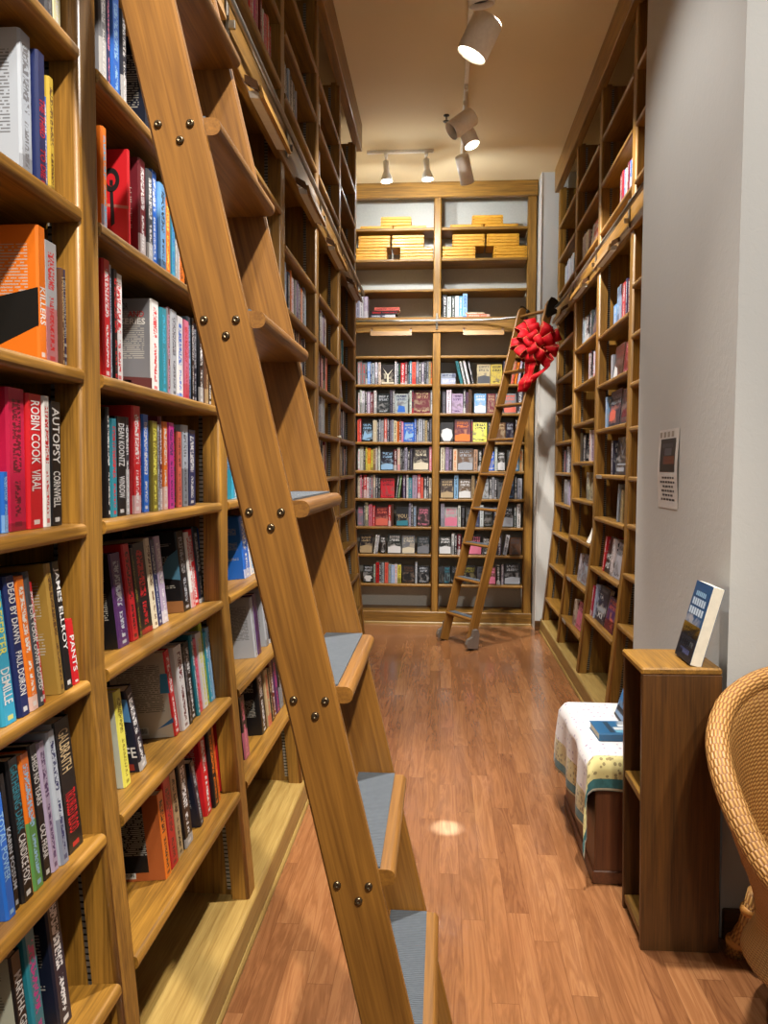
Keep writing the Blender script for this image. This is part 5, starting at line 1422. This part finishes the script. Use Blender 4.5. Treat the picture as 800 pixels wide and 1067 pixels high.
# ------------------------------------------------------------------ wicker chair
def make_chair(loc, rz):
    root = empty('wicker_armchair', loc, (0, 0, rz)); tag(root, 'honey-coloured wicker tub armchair with a rolled rim, at the corner of the white wall', 'armchair')
    half = [(0, .335, .90), (-.14, .31, .885), (-.265, .225, .84), (-.345, .09, .785), (-.372, -.02, .725), (-.368, -.115, .655), (-.345, -.20, .585), (-.315, -.28, .535), (-.285, -.335, .50)]
    ctrl = [(-x, y, z) for x, y, z in half[:0:-1]] + half
    # smooth (Catmull-Rom)
    path = []
    for i in range(len(ctrl) - 1):
        p0 = Vector(ctrl[max(i - 1, 0)]); p1 = Vector(ctrl[i]); p2 = Vector(ctrl[i + 1]); p3 = Vector(ctrl[min(i + 2, len(ctrl) - 1)])
        for k in range(5):
            s_ = k / 5
            path.append(.5 * ((2 * p1) + (p2 - p0) * s_ + (2*p0 - 5*p1 + 4*p2 - p3) * s_ ** 2 + (-p0 + 3*p1 - 3*p2 + p3) * s_ ** 3))
    path.append(Vector(ctrl[-1]))
    L = sum((path[i+1] - path[i]).length for i in range(len(path) - 1))
    mb = MB(); n = len(path)
    rad = [.032] * n
    for k in range(4): rad[k] = rad[n - 1 - k] = (.02, .027, .031, .032)[k]
    mb.tube(path, rad, 18, 0, True, True, (.22, L)); mb.build('rolled_rim', M['wick'], root)
    def sheet(name, f0, f1, n_rows, parent=root, thick=.012):
        mb = MB(); rows = []
        for j in range(n_rows + 1):
            rows.append([f0(p, j / n_rows) for p in path])
        acc = 0; us = [0]
        for i in range(n - 1): us.append(us[-1] + (path[i+1] - path[i]).length)
        for j in range(n_rows):
            for i in range(n - 1):
                va, vb = f1 * j / n_rows, f1 * (j + 1) / n_rows
                mb.quad([rows[j][i], rows[j][i+1], rows[j+1][i+1], rows[j+1][i]], 0, True, [(us[i], va), (us[i+1], va), (us[i+1], vb), (us[i], vb)])
        o = mb.build(name, M['wick'], parent, True); m_ = o.modifiers.new('thick', 'SOLIDIFY'); m_.thickness = thick
        return o
    def ease(t): return t * t * (3 - 2 * t)
    def inner(p, t):
        q = Vector((p.x * (1 - .10 * t ** .7 - .12 * t), p.y * (1 - .12 * t ** .7 - .12 * t) , 0)); q.x *= .93; q.y = q.y * .93
        return Vector((q.x, q.y, (p.z - .01) * (1 - t) + .40 * t))
    sheet('inner_wall', inner, .48, 10)
    def outer(p, t):
        if t < .7:
            s_ = t / .7; k = .97 - .31 * ease(s_); z = (p.z - .02) * (1 - s_) + .27 * s_
        else:
            s_ = (t - .7) / .3; k = .66 + .11 * s_; z = .27 - .075 * s_ + .02 * math.sin(p.x * 9)
        return Vector((p.x * k, p.y * k, z))
    sheet('outer_wall', outer, .6, 14)
    # seat with a rounded front roll
    mb = MB(); rows = []
    for j in range(9):
        y = .27 - .60 * j / 8; w = .27 if y < .05 else .27 * math.sqrt(max(.05, 1 - ((y - .05) / .30) ** 2))
        rows.append([Vector((w * s_, y, .402 + .012 * (1 - s_ * s_))) for s_ in [k / 8 * 2 - 1 for k in range(9)]])
    for j in range(8):
        for k in range(8):
            mb.quad([rows[j][k], rows[j][k+1], rows[j+1][k+1], rows[j+1][k]], 0, True, [(k * .07, j * .075), ((k+1) * .07, j * .075), ((k+1) * .07, (j+1) * .075), (k * .07, (j+1) * .075)])
    o = mb.build('seat', M['wick'], root, True); m_ = o.modifiers.new('thick', 'SOLIDIFY'); m_.thickness = .02
    mb = MB(); mb.tube([(-.28, -.335, .40), (-.14, -.35, .405), (0, -.352, .405), (.14, -.35, .405), (.28, -.335, .40)], .03, 14, 0, True, True, (.19, .56)); mb.build('seat_roll', M['wick'], root)
    mb = MB(); V = []
    for j in range(7):
        z = .39 - .20 * j / 6; k = 1 - .06 * math.sin(math.pi * j / 6)
        V.append([Vector((x * .26 * k, -.335 * k + .02 * x * x, z + (.02 * x * x if j == 6 else 0))) for x in [q / 6 * 2 - 1 for q in range(7)]])
    for j in range(6):
        for k in range(6):
            mb.quad([V[j][k], V[j][k+1], V[j+1][k+1], V[j+1][k]], 0, True, [(k * .09, j * .035), ((k+1) * .09, j * .035), ((k+1) * .09, (j+1) * .035), (k * .09, (j+1) * .035)])
    o = mb.build('front_apron', M['wick'], root, True); m_ = o.modifiers.new('thick', 'SOLIDIFY'); m_.thickness = .012
    for sx in (-1, 1):
        for (x, y) in ((.165, .235), (.225, -.25)):
            mb = MB(); mb.tube([(sx * x, y, .25), (sx * (x + .012), y + .035 * (1 if y > 0 else -1), .12), (sx * (x + .026), y + .075 * (1 if y > 0 else -1), .045), (sx * (x + .03), y + .085 * (1 if y > 0 else -1), 0.0)], [.030, .030, .031, .030], 14, 0, True, True, (.19, .25))
            lg = mb.build('leg', M['wick'], root)
            for zz, dx in ((.185, .006), (.05, .025)):
                c = MB(); c.lathe([(.030, -.014), (.036, -.01), (.038, 0), (.036, .01), (.030, .014)], 16, M=Matrix.Translation((sx * (x + dx), y + (dx * 2.9) * (1 if y > 0 else -1), zz)))
                c.build('cane_wrap', M['cane'], lg)
    return root
make_chair((1.112, 2.10, 0), 0.0).scale = (1, 1, .982)

# ------------------------------------------------------------------ light
def spot(name, loc, target, power, size, blend, color, radius=.05):
    L = bpy.data.lights.new(name, 'SPOT'); L.energy = power; L.spot_size = R(size); L.spot_blend = blend; L.color = color; L.shadow_soft_size = radius
    o = bpy.data.objects.new(name, L); COL.objects.link(o); aim(o, loc, target); return o
def point(name, loc, power, color, radius=.15):
    L = bpy.data.lights.new(name, 'POINT'); L.energy = power; L.color = color; L.shadow_soft_size = radius
    o = bpy.data.objects.new(name, L); COL.objects.link(o); o.location = loc; return o
WARM = (1.0, .90, .76); NEUT = (1.0, .95, .88); COOL = (.92, .97, 1.0)
for i, h in enumerate(HEADS):
    if not h[4]: continue
    b0, f0 = Vector(h[0]), Vector(h[1]); d = (f0 - b0).normalized()
    tgt = [f0 + d * 2, 0, f0 + d * 2, 0, Vector((-.55, 7.5, 3.55)), Vector((.35, 7.5, 3.55)), 0][i]
    spot('spot_beam', f0 + d * .02, tgt, (130, 0, 260, 0, 60, 60, 0)[i], (75, 0, 75, 0, 140, 140, 0)[i], .6, (NEUT, 0, NEUT, 0, COOL, COOL, 0)[i], .04)
    if h[6]: point('lamp_glow', f0 + Vector((0, .0, -.08)), 3, COOL, .04)
# unseen spots with no fixtures: ceiling lamps behind the camera, added fills elsewhere
WHITE = (1.0, .975, .94)
spot('unseen_spot', (.65, -.5, 4.05), (-.75, 1.8, 1.3), 880, 60, .9, WARM, .06)
spot('unseen_spot', (.2, -1.0, 4.05), (-.05, 3.0, .0), 175, 44, .8, NEUT, .08)
spot('unseen_spot', (1.2, -.8, 4.05), (1.2, 2.6, 2.0), 500, 46, .8, WHITE, .08)  # added to brighten the near wall
spot('unseen_spot', (-.45, 2.7, 4.08), (.9, 3.2, 1.4), 140, 74, .7, WHITE, .05)  # added to brighten the pillar's aisle face
spot('unseen_spot', (.4, 2.7, 4.1), (-.62, 2.2, .3), 800, 66, .8, NEUT, .05)  # added fill for the plinth and the low left shelves
spot('unseen_spot', (.0, 5.75, 4.08), (.0, 7.5, 1.4), 480, 64, .7, NEUT, .05)  # added to brighten the back bookcase
spot('unseen_spot', (-.25, 4.3, 4.05), (.45, 6.8, 1.6), 330, 38, .8, NEUT, .04)  # added to brighten the slim ladder
spot('unseen_spot', (.3, 4.3, 4.1), (1.05, 5.3, .9), 340, 66, .35, NEUT, .02)
spot('unseen_spot', (.14, 3.6, 4.08), (.03, 3.2, 0), 5200, 2.3, .9, (.40, .66, 1.0), .01)  # added narrow beam, imitates a pale highlight on the floor
point('room_glow', (.3, -2.2, 2.6), 55, WARM, .6)

w = bpy.data.worlds.new('world'); scn.world = w; w.use_nodes = True
bg = w.node_tree.nodes['Background']; bg.inputs[0].default_value = (1.0, .93, .84, 1); bg.inputs[1].default_value = .15

# ------------------------------------------------------------------ camera and view
cam = bpy.data.cameras.new('camera'); co = bpy.data.objects.new('camera', cam); COL.objects.link(co)
r_, a_, u_ = (0.99720752, -0.00901392, -0.07413439), (0.07452246, 0.05558642, 0.9956689), (0.00485401, 0.99841319, -0.05610294)
Mx = Matrix(((r_[0], r_[1], -r_[2], 0), (a_[0], a_[1], -a_[2], 0), (u_[0], u_[1], -u_[2], 1.5), (0, 0, 0, 1)))
co.matrix_world = Mx
cam.sensor_fit = 'HORIZONTAL'; cam.sensor_width = 36.0; cam.lens = 815.0 / 800.0 * 36.0; cam.clip_start = .02
scn.camera = co
scn.view_settings.view_transform = 'Standard'; scn.view_settings.look = 'None'
scn.view_settings.exposure = 0.0; scn.view_settings.gamma = 1.0; scn.view_settings.use_curve_mapping = False
